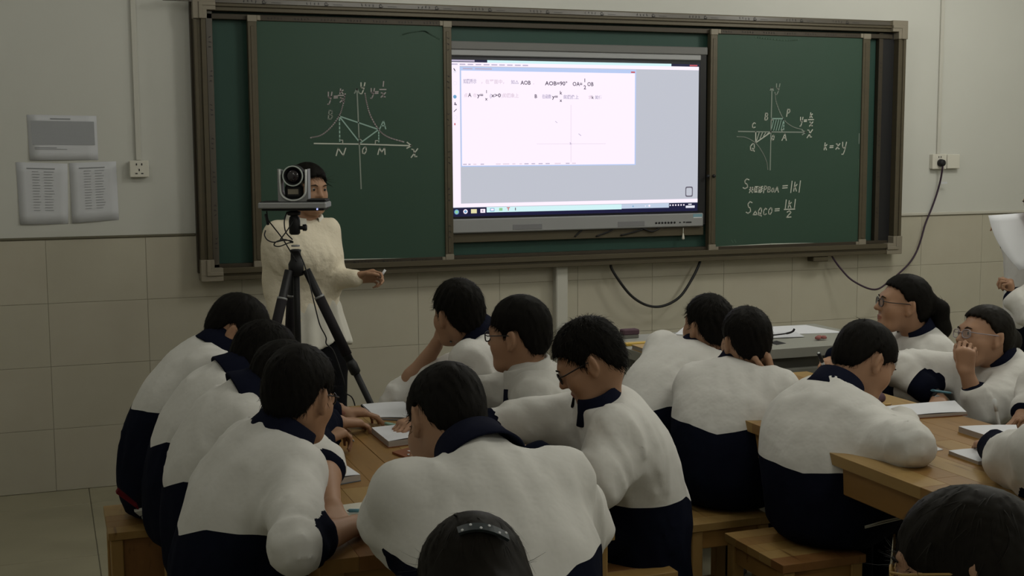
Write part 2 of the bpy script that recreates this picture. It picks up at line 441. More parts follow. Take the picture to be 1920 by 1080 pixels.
# protective film with small repeated printing along the top rail and ends
fm = MB(); pm = MB()
def marks(x, z, n, w, h, y, vert=False):
    for k in range(n):
        for q in range(3):
            a, b = (random.random() - .5) * w * .55, (random.random() - .5) * h * .6
            if vert: pm.ribbon([(x + b - h * .35, z + k * w * 1.45 + a), (x + b + h * .3, z + k * w * 1.45 - a)], .0016, y, .0004)
            else: pm.ribbon([(x + k * w * 1.45 + a, z + b - h * .35), (x + k * w * 1.45 - a, z + b + h * .35)], .0016, y, .0004)
def swirl(x, z, r, y):
    p = [(x + r * (.4 + .6 * t / 9) * math.cos(t * .62 + .5), z + r * (.4 + .6 * t / 9) * math.sin(t * .62 + .5)) for t in range(10)]
    pm.ribbon(p, .003, y, .0004); pm.ribbon([(x - r, z - r), (x + r * .6, z - r * .2)], .0022, y, .0004)
x = .62
fm.box((.56, -.0972, BZ1 - .026), (BX1 - .12, -.0955, BZ1 - .006), 0)
while x < 4.5:
    marks(x, BZ1 - .016, 4, .013, .012, -.0972); swirl(x + .095, BZ1 - .016, .011, -.0972); pm.ribbon([(x + .13, BZ1 - .019), (x + .175, BZ1 - .0195)], .002, -.0972, .0004)
    x += .27 + .05 * random.random()
fm.build('protective_film', M['film'], bb)
def slider(x0, x1, w0, w1, z0, z1, strip_left):
    p = box('sliding_panel', (x0 + w0 * .6, -.07, z0 + .008), (x1 - w1 * .6, -.045, z1 - .01), M['green'], bb, .001)
    def stile(a, b):
        mb = MB(); mb.box((a, -.080, z0), (b, -.04, z1), .002); w = b - a
        mb.box((a + w * .3, -.083, z0 + .04), (a + w * .7, -.07, z1 - .05), .002)
        return mb.build('stile', M['frame'], p)
    stile(x0, x0 + w0); stile(x1 - w1, x1)
    box('panel_rail', (x0 + w0, -.078, z1 - .024), (x1 - w1, -.04, z1), M['frame_dark'], p, .002)
    box('panel_rail', (x0 + w0, -.078, z0), (x1 - w1, -.04, z0 + .022), M['frame_dark'], p, .002)
    for cx0, cx1 in ((x0 - .001, x0 + w0 + .001), (x1 - w1 - .001, x1 + .001)):
        for cz0, cz1 in ((z0 - .001, z0 + .034), (z1 - .03, z1 + .001)):
            c = MB().box((cx0, -.0845, cz0), (cx1, -.07, cz1), .002)
            s = 1 if cx0 < x0 + .01 else -1; e = cx1 if s > 0 else cx0
            c.box((e, -.0825, cz0 if cz0 < z0 + .01 else cz1 - .024), (e + s * .018, -.07, cz0 + .022 if cz0 < z0 + .01 else cz1), .002)
            c.build('corner_piece', M['bracket'], p)
    return p
pl = slider(.951, 1.972, .043, .043, 1.039, 2.252, True)
pr = slider(3.457, 4.493, .042, .048, 1.041, 2.254, False)
for k in range(6):
    marks(1.951, 1.16 + k * .19, 3, .02, .014, -.0832, True)
for k in range(7): marks(.775, 1.14 + k * .16, 3, .016, .012, -.0602, True)
for k in range(6): marks(1.02 + k * .15, 1.0495, 5, .012, .009, -.0782); swirl(1.0 + k * .15, 1.0495, .006, -.0782)
for k in range(7): marks(1.05 + k * .13, 2.2405, 5, .011, .009, -.0782); marks(3.52 + k * .135, 2.2425, 5, .011, .009, -.0782)
for k in range(5): marks(4.586, 1.2 + k * .21, 3, .018, .012, -.0555, True)
pm.build('printed_mark', M['ink'], bb)
# locks between the panels and the screen
for x in ((3.445,1.455) , (3.481,1.455)):
    MB().lathe([(.003, 0), (.009, 0), (.009, .012), (.005, .016)], 12, (x[0], -.08, x[1]), (0, -1, 0)).build('lock_knob', M['black'], bb, True)
# bracket and chalk ledge under the board
box('ledge_bracket', (4.135, -.09, .955), (4.235, -.02, .986), M['frame'], bb, .004)
box('mounting_strip', (BX0 - .012, -.045, 1.02), (BX0 + .01, -.001, 2.33), M['frame_dark'], bb, .002)

# chalk writing: strokes on the green panels
G = {
 'A': [[(0, 0), (.5, 1), (1, 0)], [(.2, .38), (.8, .38)]],
 'B': [[(.1, 0), (.1, 1), (.6, 1), (.8, .8), (.6, .55), (.1, .52)], [(.6, .52), (.9, .3), (.65, 0), (.1, 0)]],
 'C': [[(.9, .85), (.5, 1), (.1, .6), (.2, .1), (.6, 0), (.95, .15)]],
 'D': [[(.1, 0), (.1, 1), (.6, .95), (.9, .5), (.6, .05), (.1, 0)]],
 'M': [[(0, 0), (.15, 1), (.5, .3), (.85, 1), (1, 0)]],
 'N': [[(0, 0), (.15, 1), (.8, 0), (1, 1)]],
 'O': [[(.5, 1), (.1, .6), (.2, .1), (.6, 0), (.9, .4), (.8, .9), (.5, 1)]],
 'P': [[(.15, 0), (.2, 1), (.7, 1), (.9, .75), (.6, .5), (.2, .48)]],
 'Q': [[(.5, 1), (.1, .6), (.2, .1), (.6, 0), (.9, .4), (.8, .9), (.5, 1)], [(.5, .35), (1, -.1)]],
 'S': [[(.9, .9), (.5, 1), (.2, .8), (.3, .58), (.7, .42), (.8, .15), (.4, 0), (.05, .1)]],
 'x': [[(.05, .9), (.35, .85), (.5, .5), (.65, .1), (.95, .1)], [(.95, .95), (.55, .5), (.1, 0)]],
 'y': [[(.1, 1), (.2, .55), (.5, .45), (.85, .6)], [(.9, 1), (.75, .3), (.5, -.1), (.2, -.1)]],
 'k': [[(.15, 1), (.1, 0)], [(.75, .75), (.15, .38)], [(.3, .5), (.8, 0)]],
 '=': [[(.1, .62), (.9, .66)], [(.1, .34), (.9, .38)]],
 '|': [[(.5, -.1), (.5, 1.1)]],
 '1': [[(.5, 0), (.5, 1)]], '2': [[(.1, .8), (.5, 1), (.85, .75), (.1, 0), (.95, .05)]],
 '-': [[(0, .5), (1, .53)]], 't': [[(.5, .9), (0, 0), (1, 0), (.5, .9)]],
 'r': [[(.1, .95), (.9, .95)], [(.5, 1), (.5, .5)], [(0, .55), (1, .55)], [(.5, .55), (.05, 0)], [(.5, .5), (.95, 0)], [(.2, .75), (.8, .75)]],
 'e': [[(.05, 1), (.95, 1)], [(.1, 0), (.1, 1)], [(.3, .8), (.3, .25), (.85, .25), (.85, .8), (.3, .8)], [(.1, .05), (.95, .05)], [(.3, .52), (.85, .52)]],
 'h': [[(0, .95), (.55, .95)], [(0, .6), (.6, .6)], [(.18, .95), (.1, 0)], [(.42, .95), (.42, 0)], [(.95, 1), (.65, .75)], [(1, .65), (.65, .4)], [(1, .3), (.6, 0)]],
}
CY = -.0705
CM = [M['chalk'], M['chalk_pink'], M['chalk_cyan'], M['chalk_soft'], M['chalk_faint']]
LW = .0064
PANEL = pl
def line(p, c=0, lw=LW, name='chalk_line'):
    MB().ribbon(p, lw, CY).build(name, CM[c], PANEL)
def glyph(ch, c, w, h, k=0, lw=.006, tilt=.12):
    mb = MB()
    for st in G[ch]:
        mb.ribbon([(c[0] + (p[0] - .5) * w + (p[1] - .5) * h * tilt, c[1] + (p[1] - .5) * h) for p in st], lw, CY)
    mb.build('chalk_letter', CM[k], PANEL)
def dash(a, b, lw, n, c=2):
    a, b = Vector(a), Vector(b)
    for k in range(n): line([a.lerp(b, k / n), a.lerp(b, (k + .55) / n)], c, lw, 'chalk_dash')
def smooth(p, n=6): return [(q.x, q.y) for q in bez([(a[0], a[1], 0) for a in p], n)]
line([(1.481,1.91),(1.487,1.667),(1.493,1.416)], 3); line([(1.468,1.888),(1.481,1.91),(1.493,1.888)], 3)
line([(1.261,1.642),(1.489,1.638),(1.756,1.629)], 0); line([(1.734,1.646),(1.756,1.629),(1.732,1.616)], 0)
line(smooth([(1.244,1.67),(1.297,1.683),(1.347,1.722),(1.388,1.776),(1.407,1.825),(1.421,1.885)]), 1); line(smooth([(1.521,1.889),(1.53,1.838),(1.548,1.777),(1.588,1.71),(1.635,1.673),(1.717,1.648)]), 1)
line([(1.388,1.776),(1.588,1.71)], 2); line([(1.588,1.71),(1.495,1.645)], 2); line([(1.388,1.776),(1.491,1.645)], 2)
P_ = [(1.39,1.764),(1.389,1.643),(1.588,1.698),(1.587,1.642)]; dash(P_[0], P_[1], LW, 6); dash(P_[2], P_[3], LW, 4)
line([(1.389,1.658),(1.404,1.658),(1.404,1.641)], 0, .004); line([(1.569,1.638),(1.57,1.655),(1.587,1.655)], 0, .004); line([(1.485,1.655),(1.493,1.662),(1.504,1.652)], 0, .004)
for ch, c, w, h, k in (('B', [(1.346,1.782)][0], 20, 34, 3), ('A', [(1.611,1.734)][0], 25, 34, 2), ('N', [(1.394,1.6)][0], 36, 30, 0), ('O', [(1.513,1.607)][0], 20, 28, 0), ('M', [(1.602,1.603)][0], 30, 28, 0), ('x', [(1.771,1.593)][0], 28, 38, 0), ('y', [(1.509,1.916)][0], 20, 40, 0),
                      ('y', [(1.343,1.866)][0], 18, 44, 1), ('=', [(1.374,1.869)][0], 18, 24, 1), ('k', [(1.405,1.897)][0], 18, 20, 1), ('-', [(1.404,1.877)][0], 28, 10, 1), ('x', [(1.406,1.856)][0], 20, 20, 1),
                      ('y', [(1.559,1.891)][0], 17, 36, 1), ('=', [(1.581,1.893)][0], 15, 22, 1), ('1', [(1.616,1.936)][0], 10, 20, 1), ('-', [(1.613,1.908)][0], 26, 10, 1), ('x', [(1.614,1.882)][0], 20, 20, 1)):
    glyph(ch, c, w * .00124, h * .00122, k)
line(smooth([(1.713,2.178),(1.751,2.19),(1.803,2.198),(1.835,2.2),(1.861,2.187),(1.919,2.159)]), 4, .006); line([(1.367,1.065),(1.605,1.06),(1.924,1.054)], 0, .006)
PANEL = pr
line([(3.851,1.945),(3.849,1.7),(3.848,1.484)], 3); line([(3.84,1.928),(3.851,1.945),(3.861,1.927)], 3); line([(3.64,1.7),(3.846,1.697),(4.076,1.695)], 3); line([(4.052,1.707),(4.076,1.695),(4.054,1.681)], 3)
line(smooth([(3.871,1.917),(3.881,1.86),(3.928,1.771),(3.987,1.728),(4.055,1.71)]), 3, .005); line(smooth([(3.632,1.671),(3.69,1.666),(3.753,1.634),(3.798,1.581),(3.824,1.531),(3.833,1.487)]), 3, .005)
line([(3.849,1.771),(3.931,1.771)], 2); dash(*[(3.931,1.771),(3.932,1.7)], LW, 4); line([(3.751,1.7),(3.752,1.637),(3.846,1.694)], 0)
for k in range(5):
    a = [(3.85,1.707),(3.919,1.764)]
    line([(a[0][0] + k * .016, a[0][1] - .002), (a[0][0] + .016 + k * .016, a[1][1])], 2, .004)
for k in range(4):
    a = [(3.757,1.648),(3.773,1.693),(3.837,1.692)]; line([(a[0][0] + k * .022, a[0][1] + k * .012), (a[1][0] + k * .021, a[1][1])], 0, .004)
line([(3.849,1.763),(3.859,1.763),(3.859,1.771)], 0, .004); line([(3.921,1.7),(3.92,1.71),(3.932,1.71)], 0, .004)
for ch, c, w, h, k in (('y', [(3.888,1.938)][0], 17, 38, 3), ('P', [(3.96,1.803)][0], 15, 28, 0), ('B', [(3.819,1.782)][0], 14, 26, 0), ('C', [(3.738,1.734)][0], 14, 20, 0), ('Q', [(3.731,1.613)][0], 20, 28, 0), ('A', [(3.938,1.668)][0], 18, 26, 0), ('O', [(3.863,1.665)][0], 11, 20, 0), ('x', [(4.103,1.688)][0], 22, 34, 0),
                      ('y', [(4.046,1.757)][0], 12, 32, 0), ('=', [(4.073,1.76)][0], 13, 20, 0), ('k', [(4.113,1.791)][0], 13, 20, 0), ('-', [(4.11,1.766)][0], 22, 10, 0), ('x', [(4.111,1.742)][0], 15, 18, 0),
                      ('k', [(4.213,1.615)][0], 14, 28, 0), ('=', [(4.251,1.613)][0], 17, 24, 0), ('x', [(4.293,1.615)][0], 17, 24, 0), ('y', [(4.335,1.607)][0], 20, 44, 0),
                      ('S', [(3.695,1.409)][0], 24, 38, 0), ('r', [(3.727,1.374)][0], 14, 22, 0), ('e', [(3.757,1.376)][0], 15, 22, 0), ('h', [(3.787,1.376)][0], 15, 24, 0), ('P', [(3.817,1.375)][0], 14, 26, 0), ('B', [(3.844,1.375)][0], 14, 20, 0), ('O', [(3.867,1.371)][0], 11, 16, 0), ('A', [(3.894,1.374)][0], 15, 22, 0), ('=', [(3.947,1.388)][0], 24, 30, 0), ('|', [(3.989,1.387)][0], 8, 38, 0), ('k', [(4.018,1.388)][0], 16, 36, 0), ('|', [(4.044,1.388)][0], 8, 38, 0),
                      ('S', [(3.717,1.276)][0], 23, 46, 0), ('t', [(3.756,1.246)][0], 16, 16, 0), ('Q', [(3.786,1.251)][0], 16, 30, 0), ('C', [(3.819,1.251)][0], 14, 26, 0), ('O', [(3.853,1.253)][0], 17, 26, 0), ('=', [(3.898,1.259)][0], 22, 26, 0), ('-', [(3.979,1.26)][0], 44, 16, 0), ('|', [(3.954,1.29)][0], 8, 28, 0), ('k', [(3.983,1.289)][0], 16, 28, 0), ('|', [(4.014,1.292)][0], 8, 28, 0), ('2', [(3.976,1.233)][0], 22, 26, 0)):
    glyph(ch, c, w * .0016, h * .00143, k)
line([(3.511,1.06),(3.642,1.062),(3.858,1.066),(4.061,1.063),(4.217,1.058)], 0, .006); line([(4.217,1.058),(4.438,1.06)], 3, .004); line(smooth([(3.737,2.218),(3.836,2.21),(3.952,2.205),(4.019,2.211)]), 4, .006); line([(3.605,1.096),(3.617,1.081)], 4, .006); line([(3.625,1.098),(3.635,1.081)], 4, .006)
line([(4.437,1.688),(4.437,1.629)], 3, .004); line([(4.436,1.54),(4.439,1.436)], 4, .004)

# ------------------------------------------------------------------ interactive screen between the panels
isc = thing('interactive_screen', 'large bright interactive touch screen mounted between the blackboard panels', 'screen', (2.7, 0, 1.17))
box('screen_body', (1.955, -.06, 1.185), (3.445, -.021, 2.155), M['black'], isc, .004)
box('top_strip', (1.95, -.066, 2.115), (3.447, -.03, 2.157), M['gray_bar'], isc, .004)
box('top_bar', (1.95, -.0665, 2.085), (3.405, -.045, 2.114), M['silver'], isc, .003)
bar = box('bottom_bar', (1.94, -.072, 1.177), (3.428, -.04, 1.252), M['silver_bar'], isc, .006)
for q in ((2.30, 2.465), (2.905, 3.065)):
    box('speaker_grille', (q[0], -.0735, 1.188), (q[1], -.07, 1.216), M['grille'], bar, .001)
m_ = MB()
for k in range(7): m_.lathe([(.002, 0), (.0058, 0), (.0058, .003), (.004, .004)], 10, (3.135 + .0187 * k, -.072, 1.2035), (0, -1, 0))
m_.build('button', M['black'], bar, True)
m_ = MB(); m_.box((3.30, -.0732, 1.201), (3.313, -.071, 1.207)); m_.box((3.318, -.0732, 1.199), (3.352, -.071, 1.206)); m_.box((3.276, -.0732, 1.2), (3.286, -.071, 1.206)); m_.build('port', M['ink'], bar)
box('sticker', (3.362, -.0728, 1.226), (3.418, -.0715, 1.247), M['sticker'], bar, 0)
box('label_strip', (3.364, -.0732, 1.2245), (3.416, -.0725, 1.2305), M['paper_grey'], bar, 0)
disp = box('display', (1.962, -.0612, 1.254), (3.405, -.055, 2.078), M['screen_black'], isc, .001)
SX0, SX1, SZ0, SZ1 = 1.974, 3.394, 1.264, 2.064
def layer(name, rects, m, d):
    mb = MB()
    for (a, b) in rects: mb.add([(a[0], -.0612 - d, a[1]), (b[0], -.0612 - d, a[1]), (b[0], -.0612 - d, b[1]), (a[0], -.0612 - d, b[1])], [(0, 1, 2, 3)])
    return mb.build(name, m, disp)
def sc(u, v):     # crop coordinates of the display (0..1919 x 0..1075 top part) -> plane
    return (SX0 + (u - 25) / (1812 - 25) * (SX1 - SX0), SZ1 - (v - 205) / 1121.0 * (SZ1 - SZ0))
def R_(u0, v0, u1, v1): return (sc(u0, v1), sc(u1, v0))
layer('desktop_pane', [R_(25, 205, 1812, 1326)], M['e_pane'], .0003)
layer('side_toolbar', [R_(25, 240, 82, 1235)], M['e_white'], .0006)
layer('title_bar', [R_(270, 205, 1600, 226)], M['e_cyan'], .0006)
layer('title_bar_end', [R_(25, 205, 270, 222)], M['e_navy'], .0006); layer('title_bar_end', [R_(1600, 205, 1812, 226)], M['e_navy'], .0006)
layer('menu_bar', [R_(25, 224, 1812, 250)], M['e_white'], .0007)
layer('document_window', [R_(84, 254, 1335, 968)], M['e_bar'], .0007)
layer('document_page', [R_(92, 282, 1326, 960)], M['e_white'], .0010)
layer('close_button', [R_(1296, 268, 1326, 279)], M['e_red'], .0012); layer('close_button', [R_(1740, 210, 1800, 220)], M['e_red'], .0012)
layer('taskbar', [R_(25, 1262, 1812, 1326)], M['e_navy'], .0006)
layer('taskbar_glow', [R_(258, 1262, 1230, 1300)], M['e_cyan'], .0008)
layer('status_strip', [R_(25, 1232, 1812, 1258)], M['e_white'], .0008)
layer('tray', [R_(1230, 1262, 1590, 1296)], M['e_taskbar'], .0008)
layer('clock_strip', [R_(1720, 1284, 1790, 1302)], M['e_pale'], .0008); layer('clock_strip', [R_(1740, 1270, 1766, 1278)], M['e_pale'], .0008)
ic = None
def disc(_, u, v, r, m, n=14, d=.0622):
    c = sc(u, v); disc.k += 1; d += .00002 * (disc.k % 5)
    MB().add([(c[0] + r * math.cos(2 * PI * k / n), -d, c[1] + r * math.sin(2 * PI * k / n)) for k in range(n)], [tuple(range(n))]).build('icon', IM[m], disp)
disc.k = 0
def sq(_, u0, v0, u1, v1, m, d=.0622):
    a, b = R_(u0, v0, u1, v1)
    MB().add([(a[0], -d, a[1]), (b[0], -d, a[1]), (b[0], -d, b[1]), (a[0], -d, b[1])], [(0, 1, 2, 3)]).build('icon', IM[m], disp)
IM = [M['e_pale'], M['e_blue'], M['e_green'], M['e_yellow'], M['e_red'], M['e_ink'], M['e_white']]
disc(ic, 52, 1292, .013, 1); disc(ic, 52, 1292, .008, 2); disc(ic, 112, 1290, .012, 6); disc(ic, 112, 1290, .007, 1); sq(ic, 150, 1274, 190, 1304, 3); sq(ic, 215, 1274, 248, 1302, 6); disc(ic, 231, 1288, .006, 5)
sq(ic, 282, 1270, 312, 1294, 1, .0624); sq(ic, 286, 1274, 308, 1288, 6, .0626); sq(ic, 345, 1270, 368, 1290, 2, .0624); sq(ic, 398, 1266, 420, 1272, 4, .0624); sq(ic, 406, 1270, 412, 1290, 4, .0624); sq(ic, 456, 1270, 462, 1290, 5, .0624)
for k in range(6): disc(ic, 1600 + 21 * k, 1278, .0045, 6 if k else 0)
disc(ic, 1440, 1278, .006, 6); disc(ic, 1316, 1280, .004, 1); disc(ic, 1410, 1280, .003, 6)
disc(ic, 48, 468, .0095, 1); disc(ic, 50, 372, .010, 0); disc(ic, 50, 372, .0085, 6); disc(ic, 50, 614, .010, 0); disc(ic, 50, 614, .0085, 6)
sq(ic, 42, 655, 50, 670, 4); sq(ic, 40, 288, 60, 296, 0)
ln = MB()
for pt in ([sc(42, 268), sc(52, 284), sc(46, 280), sc(42, 268)], [sc(40, 574), sc(58, 556)], [sc(46, 510), sc(58, 526), sc(44, 524), sc(50, 508)]): MB().ribbon(pt, .0036, -.0622).build('tool_icon', M['e_ink'], disp)
# rounded square at lower right of the pane
c0 = sc(1745, 1177); q = MB()
for a, b, n in ((.0215, .0285, 24),):
    v = []; f = []
    for k in range(n):
        t = 2 * PI * k / n; e = lambda r: (abs(math.cos(t)) ** .35 * math.copysign(1, math.cos(t)) * r * .82, abs(math.sin(t)) ** .35 * math.copysign(1, math.sin(t)) * r)
        v += [(c0[0] + e(a)[0], -.0622, c0[1] + e(a)[1]), (c0[0] + e(b)[0], -.0622, c0[1] + e(b)[1])]
    for k in range(n): f.append((2 * k, 2 * k + 1, 2 * ((k + 1) % n) + 1, 2 * ((k + 1) % n)))
    q.add(v, f)
q.build('home_button', em('screen_grey', (.13, .12, .16)), disp)
tx, tf, tg = MB(), MB(), MB()
TY = -.0624
def T(mb, s, u, v, h, wpx=None):
    p = sc(u, v); text_mesh(mb, s, p[0], p[1], h, TY, None if wpx is None else wpx / 1787 * (SX1 - SX0))
T(tf, '如图所示', 105, 370, .025, 90); T(tg, '，在平面中，', 225, 370, .024, 160); T(tf, '如△', 432, 370, .022, 55); T(tx, 'AOB', 500, 376, .029, 70); T(tg, '，', 585, 372, .02); T(tx, 'AOB=90°', 672, 378, .029, 158); T(tx, 'OA=', 868, 380, .029, 70)
T(tx, '1', 948, 352, .027); T(tx, '2', 948, 404, .029); T(tx, 'OB', 974, 380, .029, 46)
T(tg, '点', 108, 468, .022); T(tx, 'A', 138, 468, .028, 22); T(tg, '在', 172, 466, .02); T(tx, 'y=', 200, 468, .028, 40); T(tx, '1', 256, 440, .022); T(tx, 'x', 254, 492, .024); T(tf, '(', 284, 470, .026); T(tx, 'x>0', 296, 468, .027, 66); T(tg, ')的图象上', 366, 468, .024, 120)
T(tx, 'B', 596, 472, .027); T(tf, '在函数', 650, 472, .023, 66); T(tx, 'y=', 722, 474, .027, 40); T(tx, 'k', 776, 444, .026); T(tx, 'x', 776, 498, .024); T(tf, '的图像上', 802, 474, .023, 110); T(tg, '求', 982, 474, .022); T(tx, 'k', 1006, 474, .024); T(tf, '的值', 1030, 474, .022, 55)
for k, s in enumerate((36, 34, 34, 34, 36, 36, 34, 34, 36, 34)): 
    p = sc(30 + 54 * k, 238); tf.ribbon([p, (p[0] + s / 1787 * 1.42, p[1])], .006, TY)
for (u, w) in ((30, 150), ): p = sc(u, 212); tf.ribbon([p, (p[0] + w / 1787 * 1.42, p[1])], .008, -.0624)
for (u, w) in ((106, 60), (188, 110)): p = sc(u, 268); tf.ribbon([p, (p[0] + w / 1787 * 1.42, p[1])], .007, TY)
for (u, w) in ((100, 22), (136, 12), (220, 20), (625, 26), (675, 26), (820, 24), (525, 26), (575, 22)): p = sc(u, 950); tf.ribbon([p, (p[0] + w / 1787 * 1.42, p[1])], .005, TY)
for (u, w) in ((170, 18), (325, 30), (375, 40), (440, 18), (490, 14), (740, 40), (865, 24)): p = sc(u, 950); tg.ribbon([p, (p[0] + w / 1787 * 1.42, p[1])], .005, TY)
tg.ribbon([sc(856, 520), sc(856, 940)], .0022, TY); tg.ribbon([sc(610, 806), sc(1110, 806)], .0018, TY)
tf.ribbon([sc(744, 641), sc(757, 651)], .003, TY); tf.ribbon([sc(912, 732), sc(928, 746)], .0034, TY); tf.ribbon([sc(849, 797), sc(860, 808)], .004, TY); tf.ribbon([sc(854, 800), sc(850, 810)], .004, TY)
tx.build('lettering', M['e_ink'], disp); tf.build('faint_lettering', M['e_faint'], disp); tg.build('ghost_lettering', M['e_ghost'], disp)
# below the screen: mounting rail, cables, pull cord
box('mounting_rail', (1.974, -.05, 1.128), (3.44, -.021, 1.176), M['frame'], isc, .002)
for (a, b, c) in (((2.705,-0.06,1.18), (2.682,-0.055,1.16), (2.66,-0.055,1.141)), ((2.884,-0.06,1.175), (2.855,-0.055,1.161), (2.785,-0.055,1.14)), ((3.06,-0.06,1.17), (2.998,-0.055,1.154), (2.931,-0.055,1.141)), ((3.163,-0.06,1.173), (3.115,-0.06,1.157), (3.06,-0.06,1.176))):
    MB().tube(bez([a, b, c], 5), .0045, 6).build('screen_cable', M['black'], isc, True)
pc = MB(); a, b = (3.308,-0.06,1.172), (3.308,-0.06,1.113)
pc.tube([a, b], .0015, 6); pc.lathe([(.002, .03), (.006, .012), (.008, 0), (.005, -.006)], 10, b, (0, 0, 1))
tag(pc.build('pull_cord', M['plastic'], None, True), 'short pull cord hanging below the right end of the screen', 'cord')

# ------------------------------------------------------------------ multimedia lectern
ld = thing('lectern_desk', 'grey steel multimedia lectern under the right end of the blackboard', 'lectern', (2.7, -1.63, 0))
PX0, PX1, PY0, PY1, PZ = 2.20, 3.315, -1.92, -1.335, .80
MB().prism([(PX0, PY0, PZ), (PX1 - .2, PY0, PZ), (PX1, PY0 + .26, PZ), (PX1, PY1, PZ), (PX0, PY1, PZ)], (0, 0, -.038)).build('desk_top', M['podium'], ld)
box('cabinet', (PX0 + .03, PY0 + .04, .03), (PX1 - .12, PY1 - .03, PZ - .09), M['podium'], ld, .006)
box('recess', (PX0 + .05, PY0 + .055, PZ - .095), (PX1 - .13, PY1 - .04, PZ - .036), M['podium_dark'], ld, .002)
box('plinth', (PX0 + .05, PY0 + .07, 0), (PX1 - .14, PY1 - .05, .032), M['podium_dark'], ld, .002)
dr = box('door', (PX0 + .10, PY0 + .034, .08), (2.68, PY0 + .042, PZ - .12), M['podium'], ld, .003)
box('door', (2.70, PY0 + .034, .08), (3.15, PY0 + .042, PZ - .12), M['podium'], ld, .003)
box('door_handle', (2.64, PY0 + .022, .38), (2.655, PY0 + .036, .48), M['black'], dr, .003)
q = [(2.813,-1.752), (2.872,-1.72), (2.869,-1.798), (2.809,-1.821)]
MB().prism([(a[0], a[1], PZ + .0008) for a in q], (0, 0, -.002)).build('cable_port', M['ink'], ld)

def slab(name, q, z, th, m, label, cat, parent=None, curl=0.):
    """a sheet or book lying at height z: q four (x,y) corners"""
    mb = MB(); N = 6; v = []; f = []
    cx = sum(a[0] for a in q) / 4; cy = sum(a[1] for a in q) / 4
    if sum(q[i][0] * q[(i + 1) % 4][1] - q[(i + 1) % 4][0] * q[i][1] for i in range(4)) < 0: q = q[::-1]
    mb.prism([(a[0], a[1], z) for a in q], (0, 0, th))
    o = mb.build(name, m, parent)
    if label: tag(o, label, cat, 'loose papers' if cat == 'paper' else None)
    return o
def book(name, q, z, th, label, cat, cover=None, page=None, edge=None):
    if sum(q[i][0] * q[(i + 1) % 4][1] - q[(i + 1) % 4][0] * q[i][1] for i in range(4)) < 0: q = q[::-1]
    t = thing(name, label, cat, (sum(a[0] for a in q) / 4, sum(a[1] for a in q) / 4, z), 'notebooks on the tables')
    c = Vector((sum(a[0] for a in q) / 4, sum(a[1] for a in q) / 4))
    big = [(c + (Vector(a) - c) * 1.02) for a in q]
    MB().prism([(a[0], a[1], z) for a in big], (0, 0, .0022)).build('cover', cover or M['cover_blue'], t)
    MB().prism([(a[0], a[1], z + .0022) for a in q], (0, 0, th - .0032)).build('page_block', edge or M['paper_edge'], t)
    # top sheet, slightly bowed
    N = 7; v = []; f = []
    for j in range(N + 1):
        for i in range(N + 1):
            u, w = i / N, j / N
            a = Vector(q[0]).lerp(Vector(q[1]), u); b = Vector(q[3]).lerp(Vector(q[2]), u); p = a.lerp(b, w)
            v.append((p.x, p.y, z + th - .0008 + .0035 * math.sin(PI * u) * (1 - w * .5) + .004 * max(0, w - .7)))
    for j in range(N):
        for i in range(N):
            a = j * (N + 1) + i; f.append((a, a + 1, a + N + 2, a + N + 1))
    mb = MB(); mb.add(v, f); mb.build('page', page or M['paper'], t, True)
    return t
# things on the lectern
slab('paper_sheet', [(2.841,-1.547), (3.074,-1.356), (3.245,-1.37), (3.267,-1.636)], .8005, .002, M['paper'], 'large white paper spread over the right of the lectern', 'paper')
slab('paper_sheet', [(2.856,-1.661), (2.939,-1.543), (3.082,-1.532), (3.032,-1.684)], .8028, .0015, M['paper_grey'], 'small creased sheet on the lectern under a black strap', 'paper')
slab('paper_sheet', [(2.563,-1.397), (2.699,-1.219), (2.825,-1.327), (2.695,-1.554)], .8005, .002, M['paper'], 'white paper on the lectern beyond the boys heads', 'paper')
st = MB().tube(bez([(2.809,-1.72,0.824), (2.881,-1.7,0.822), (2.949,-1.68,0.822), (2.982,-1.67,0.827), (2.991,-1.67,0.838)], 6), [.003] * 12 + [.0045] * 13, 8).build('strap', M['blackrub'], None, True)
tag(st, 'curved black strap lying on the papers on the lectern', 'strap')
rb = MB()
for k, (px, py) in enumerate(((3.035, -1.78), (3.052, -1.765), (3.066, -1.778))): rb.lathe([(.003, 0), (.012, .002), (.013, .008), (.008, .014)], 8, (px, py, .8045))
tag(rb.build('chalk_stub', mat('red_bits', (.30, .12, .11), .8, .1), None, True), 'small pile of reddish chalk bits on the lectern paper', 'chalk')
tag(MB().tube([(3.12, -1.82, .8055), (3.16, -1.812, .8055)], .0055, 8).build('chalk_stick', M['paper'], None, True), 'white chalk stick on the lectern edge', 'chalk')
er = thing('board_eraser', 'purple felt board eraser on the left end of the lectern', 'eraser', (2.33, -1.40, .8))
box('felt', (2.300, -1.43, .815), (2.375, -1.385, .838), M['purple'], er, .004)
box('eraser_base', (2.302, -1.428, .8005), (2.373, -1.387, .815), M['podium_dark'], er, .002)
tag(box('yellow_ruler', (2.215, -1.62, .8005), (2.46, -1.585, .812), M['yellow'], None, .002), 'yellow wooden ruler on the left end of the lectern', 'ruler')
bk = thing('workbook', 'worn tan workbook at the front left of the lectern', 'book', (2.28, -1.77, .8))
box('cover', (2.205, -1.84, .8005), (2.40, -1.70, .803), M['cover_tan'], bk, .001); box('page_block', (2.208, -1.838, .803), (2.398, -1.702, .818), M['paper_edge'], bk, .001); box('front_cover', (2.205, -1.84, .818), (2.40, -1.70, .8205), M['cover_tan'], bk, .001)

